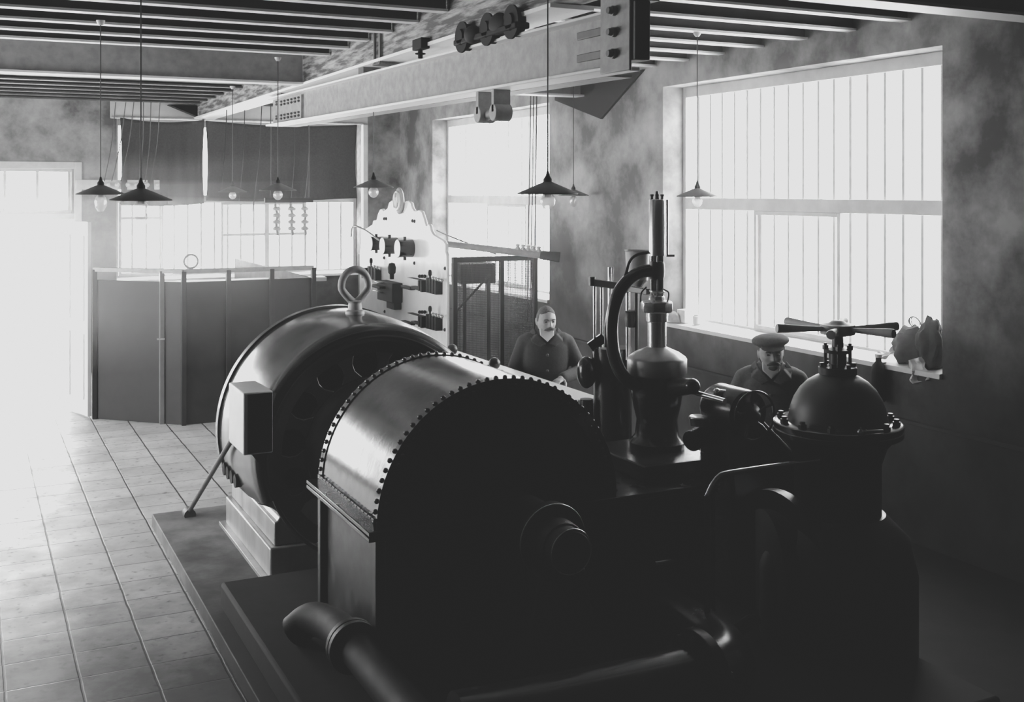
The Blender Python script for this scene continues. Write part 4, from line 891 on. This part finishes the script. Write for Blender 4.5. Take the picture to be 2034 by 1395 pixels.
def person(label, loc, heading, H, arms, headrot, coat, hairm, hat=False, beard=False, lean=.0):
    """arms: list of (elbow, wrist, hand direction, palm normal) in body space, facing -Y, left arm (+X) first"""
    base = Matrix.Translation(V(loc)) @ Matrix.Rotation(heading, 4, 'Z')
    k = H / 1.69
    hc = V((0, -.03 - lean, H - .118)); HM = Matrix.Translation(hc) @ headrot
    sh = [V((.172, .01 - lean * .6, 1.405 * k)), V((-.172, .01 - lean * .6, 1.405 * k))]
    b = MB()
    head_mesh(b, HM)
    for sx in (-1, 1):
        b.ell(HM @ V((sx * .077, .012, -.004)), (.010, .017, .030), seg=14); b.ell(HM @ V((sx * .082, .018, .006)), (.006, .012, .02), seg=12)
    capsule(b, (0, -lean * .7 + .01, 1.42 * k), hc + V((0, .02, -.07)), .062, .056, 20)
    loft(b, [(0, .0, .84 * k, .13, .085), (0, 0, .95 * k, .145, .095), (0, -.0, 1.08 * k, .13, .09), (0, -lean * .3, 1.25 * k, .15, .10), (0, -lean * .6, 1.38 * k, .155, .085), (0, -lean * .7, 1.46 * k, .09, .06)])
    for i, (el, wr, hd, pn) in enumerate(arms):
        capsule(b, sh[i], el, .045, .037); capsule(b, el, wr, .037, .026); hand(b, V(wr), hd, pn, i == 0)
    for sx in (-1, 1):
        capsule(b, (sx * .085, 0, .86 * k), (sx * .10, -.01, .47 * k), .075, .048); capsule(b, (sx * .10, -.01, .47 * k), (sx * .105, .01, .09), .048, .034)
        b.ell((sx * .11, -.05, .045), (.038, .11, .042))
    body = remesh(b, 'person', 'skin', .0052, smooth=.3, iters=1)
    body.matrix_world = base; tag(body, label, 'person')
    # clothes
    j = MB()
    loft(j, [(0, .0, .70 * k, .19, .135), (0, 0, .82 * k, .185, .13), (0, -.005, .98 * k, .172, .122), (0, -lean * .2, 1.10 * k, .175, .125), (0, -lean * .4, 1.25 * k, .19, .13), (0, -lean * .6, 1.36 * k, .19, .118), (0, .005 - lean * .65, 1.43 * k, .155, .10), (0, .012 - lean * .7, 1.475 * k, .11, .085), (0, .015 - lean * .7, 1.51 * k, .075, .07)])
    for i, (el, wr, hd, pn) in enumerate(arms):
        el = V(el); wr = V(wr); cuff = el.lerp(wr, .93)
        capsule(j, sh[i] + V((0, 0, -.02)), el, .068, .056); capsule(j, el, cuff, .058, .046); j.ell(sh[i].lerp(V((0, 0, 1.40 * k)), .3) + V((0, 0, .005)), (.085, .085, .065))
    jk = remesh(j, 'jacket', coat, .011, body, .5, 4)
    c_ = MB()
    for sx in (-1, 1):   # turned-down collar and lapels
        f_ = []
        pts = [(sx * .075, .045, 1.50), (sx * .10, -.01, 1.485), (sx * .075, -.082, 1.435), (sx * .012, -.128, 1.36), (sx * .06, -.142, 1.335), (sx * .128, -.105, 1.375), (sx * .14, -.01, 1.435), (sx * .10, .06, 1.455)]
        pts = [V((x, y - lean * .65, (z + .03) * k)) for x, y, z in pts]
        c_.prism(pts, (0, -.012, .008))
    c_.prism([V((x, y - lean * .65, z * k)) for x, y, z in ((-.085, .055, 1.48), (.085, .055, 1.48), (.07, .06, 1.54), (-.07, .06, 1.54))], (0, .02, 0))
    cl = remesh(c_, 'collar', coat, .007, body, .5, 3)
    s_ = MB(); s_.prism([V((x, y - lean * .65, z * k)) for x, y, z in ((-.060, -.088, 1.515), (.060, -.088, 1.515), (.055, -.120, 1.46), (0, -.147, 1.41), (-.055, -.120, 1.46))], (0, .03, 0))
    remesh(s_, 'shirt', 'shirt', .006, body, .5, 2)
    t_ = MB()
    for sx in (-1, 1):
        capsule(t_, (sx * .085, 0, .84 * k), (sx * .10, -.005, .47 * k), .098, .075); capsule(t_, (sx * .10, -.005, .47 * k), (sx * .105, .01, .09), .075, .068)
    loft(t_, [(0, 0, .76 * k, .172, .115), (0, 0, .90 * k, .17, .115), (0, 0, 1.0 * k, .155, .105)])
    remesh(t_, 'trousers', 'trouser', .012, body, .5, 3)
    for sx in (-1, 1):
        q_ = MB(); q_.ell((sx * .11, -.055, .045), (.048, .125, .048)); q_.ell((sx * .107, .015, .075), (.05, .06, .07)); q_.box((sx * .11 - .045, -.165, 0), (sx * .11 + .045, .06, .02))
        remesh(q_, 'shoe', 'leather', .008, body, .5, 3)
    for z in (1.30, 1.17, 1.04):
        q_ = MB(); q_.ell((.0, -.135 - lean * (.5 if z > 1.2 else .25), z * k), (.013, .008, .013), seg=12); o_ = q_.build('button', 'steel_dark'); o_.parent = body
    for sx in (-1, 1):
        e = MB(); e.ell(HM @ V((sx * .031, -.0825, .010)), (.0105, .010, .0072), seg=14); o_ = e.build('eye', 'eye'); o_.parent = body
        e = MB(); e.tube(bez([HM @ V((sx * .014, -.101, .026)), HM @ V((sx * .03, -.098, .032)), HM @ V((sx * .047, -.083, .027))], 4), [.003] + [.0055] * 7 + [.003], 8); o_ = e.build('eyebrow', hairm); o_.parent = body
    # hair: lifted skull patch, moustache, beard
    def hair_off(n, p):
        if hat: return .005 if (n.y > -.05 and -.07 < p.z < .05) else -.02
        if (n.y < .1 and p.z > .090 - .035 * abs(n.x)) or (n.y >= .1 and p.z > -.07) or (n.y > -.22 and p.z > -.005): return .0045 + .003 * noise.noise(p * 70)
        return -.02
    h_ = MB(); head_mesh(h_, HM, off=hair_off); remesh(h_, 'hair', hairm, .0048, body, .5, 2)
    m_ = MB()
    for sx in (-1, 1): m_.tube(bez([HM @ V((0, -.113, -.041)), HM @ V((sx * .018, -.110, -.043)), HM @ V((sx * .036, -.095, -.051)), HM @ V((sx * .044, -.078, -.058))], 5), [.0115] * 7 + [.011, .010, .009, .008, .007, .006, .005, .004, .004], 10)
    remesh(m_, 'moustache', 'hair_dark', .004, body, .4, 1)
    if beard:
        def beard_off(n, p):
            if p.z < (-.070 if n.y < 0 else -.05) + .9 * max(0, abs(p.x) - .040) and n.y < .25: return .008 + .020 * max(0, -n.y) * G(p.z, -.11, .04) + .003 * noise.noise(p * 60)
            return -.02
        q_ = MB(); head_mesh(q_, HM, off=beard_off); remesh(q_, 'beard', hairm, .0048, body, .5, 2)
    if hat:
        q_ = MB(); R_ = headrot.to_3x3() @ Matrix.Rotation(math.radians(-4), 3, 'X')
        q_.ell(HM @ V((0, -.004, .088)), (.122, .136, .044), R_, 36); q_.ell(HM @ V((0, .004, .066)), (.090, .110, .040), R_, 32); q_.ell(HM @ V((0, -.105, .060)), (.080, .062, .010), R_ @ Matrix.Rotation(.25, 3, 'X'), 28)
        remesh(q_, 'flat_cap', 'cap_cloth', .006, body, .5, 3)
    return body
# man by the switchboard: bare head, moustache, lit from the window
y1 = math.radians(-22)
p1 = at(1084, 611, 9.0)
person('bareheaded man with moustache in dark jacket, standing behind the turbine', (p1.x, p1.y, .012), y1, p1.z,
       [(V((.29, -.03, 1.12)), V((.10, -.26, 1.10)), V((-.55, -.8, -.15)), V((0, 0, -1))), (V((-.27, .02, 1.10)), V((-.10, -.24, .93)), V((.5, -.8, -.2)), V((0, 0, -1)))],
       Matrix.Rotation(math.radians(14), 4, 'Z') @ Matrix.Rotation(math.radians(6), 4, 'X'), 'coat_dark', 'hair')
p2 = at(1531, 668, 7.35)
y2 = math.radians(-38)
person('bearded man in flat cap and open coat, standing beside the domed valve', (p2.x, p2.y, .012), y2, p2.z - .0,
       [(V((.27, .03, 1.08)), V((.22, -.20, .92)), V((-.2, -.9, -.3)), V((-.2, 0, -1))), (V((-.29, .03, 1.08)), V((-.24, -.18, .90)), V((.2, -.9, -.3)), V((.2, 0, -1)))],
       Matrix.Rotation(math.radians(8), 4, 'Z') @ Matrix.Rotation(math.radians(5), 4, 'X') @ Matrix.Rotation(math.radians(-4), 4, 'Y'), 'coat_grey', 'hair_dark', hat=True, beard=True, lean=.03)

# ------------------------------------------------------------------ light: overcast sky through the openings
w = bpy.data.worlds.new('overcast'); scn.world = w; w.use_nodes = True
bg = w.node_tree.nodes['Background']; bg.inputs[0].default_value = (1, 1, 1, 1); bg.inputs[1].default_value = 12.0
def portal(loc, rot, sx, sy):
    l = bpy.data.lights.new('portal', 'AREA'); l.shape = 'RECTANGLE'; l.size = sx; l.size_y = sy; l.cycles.is_portal = True
    o = bpy.data.objects.new('window_portal', l); col.objects.link(o); o.location = loc; o.rotation_euler = rot
def port_x(x, h, sign): portal((x, (h[0] + h[1]) / 2, (h[2] + h[3]) / 2), (PI / 2, 0, PI / 2 * sign), h[1] - h[0], h[3] - h[2])
def port_y(y, h): portal(((h[0] + h[1]) / 2, y, (h[2] + h[3]) / 2), (-PI / 2, 0, 0), h[1] - h[0], h[3] - h[2])
port_x(XR + T + .01, W1, 1); port_x(XR + T + .01, W2, 1); port_x(XL - T - .01, LW[0], -1)
for h_ in (W3, W4, DOOR, TR): port_y(YB + T + .01, h_)

# added scatter volumes imitating lens glow at the open doorway and side windows
def haze(name, lo, hi, dens, g, label):
    hm = bpy.data.materials.new(name); hm.use_nodes = True; hn = hm.node_tree; hn.nodes.clear()
    ho = hn.nodes.new('ShaderNodeOutputMaterial'); hv = hn.nodes.new('ShaderNodeVolumeScatter'); hv.inputs['Density'].default_value = dens; hv.inputs['Anisotropy'].default_value = g
    hn.links.new(hv.outputs[0], ho.inputs['Volume']); M[name] = hm
    tag(MB().box(lo, hi).build('haze', name), label, 'haze', kind='stuff')
haze('door_glow', (XL + .05, 8.6, 1.25), (2.7, YB - .15, 2.52), .030, .80, 'added pale haze imitating lens glow before the open doorway')
haze('door_glow_upper', (XL + .05, 8.6, 2.525), (2.7, YB - .15, 2.68), .018, .80, 'thinner layer of added glow haze at lamp height before the doorway')
haze('door_glow_top', (XL + .05, 8.6, 2.685), (2.7, YB - .15, 2.90), .008, .80, 'faint top layer of added glow haze before the dark curtains')
haze('window_haze', (3.4, 5.0, 1.50), (XR - .01, 10.2, 3.60), .015, .90, 'thin bright dusty haze hanging before the largest barred side window')
haze('far_window_glow', (5.75, 11.8, 1.33), (XR - .01, 15.2, 3.60), .014, .85, 'thin added haze imitating lens glow before the caged side window')

# ------------------------------------------------------------------ camera
cd = bpy.data.cameras.new('camera'); co = bpy.data.objects.new('camera', cd); col.objects.link(co)
co.location = CAM; co.rotation_euler = (PI / 2, 0, -YAW)
cd.sensor_width = 36; cd.lens = 36 * FPX / 2034; cd.shift_y = -(697.5 - 378) / 2034; cd.clip_start = .05
scn.camera = co
scn.cycles.max_bounces = 10; scn.cycles.transparent_max_bounces = 16; scn.cycles.diffuse_bounces = 6
scn.cycles.sample_clamp_indirect = 12; scn.cycles.caustics_reflective = False; scn.cycles.caustics_refractive = False
vs = scn.view_settings; vs.view_transform = 'Standard'; vs.look = 'None'; vs.exposure = 0
vs.use_curve_mapping = True
cm = vs.curve_mapping; cm.extend = 'HORIZONTAL'; cm.clip_max_x = 1; cm.clip_max_y = 1
c = cm.curves[3]
c.points[0].location = (0, .018); c.points[1].location = (1, .76)
c.points.new(.25, .335)
cm.update()
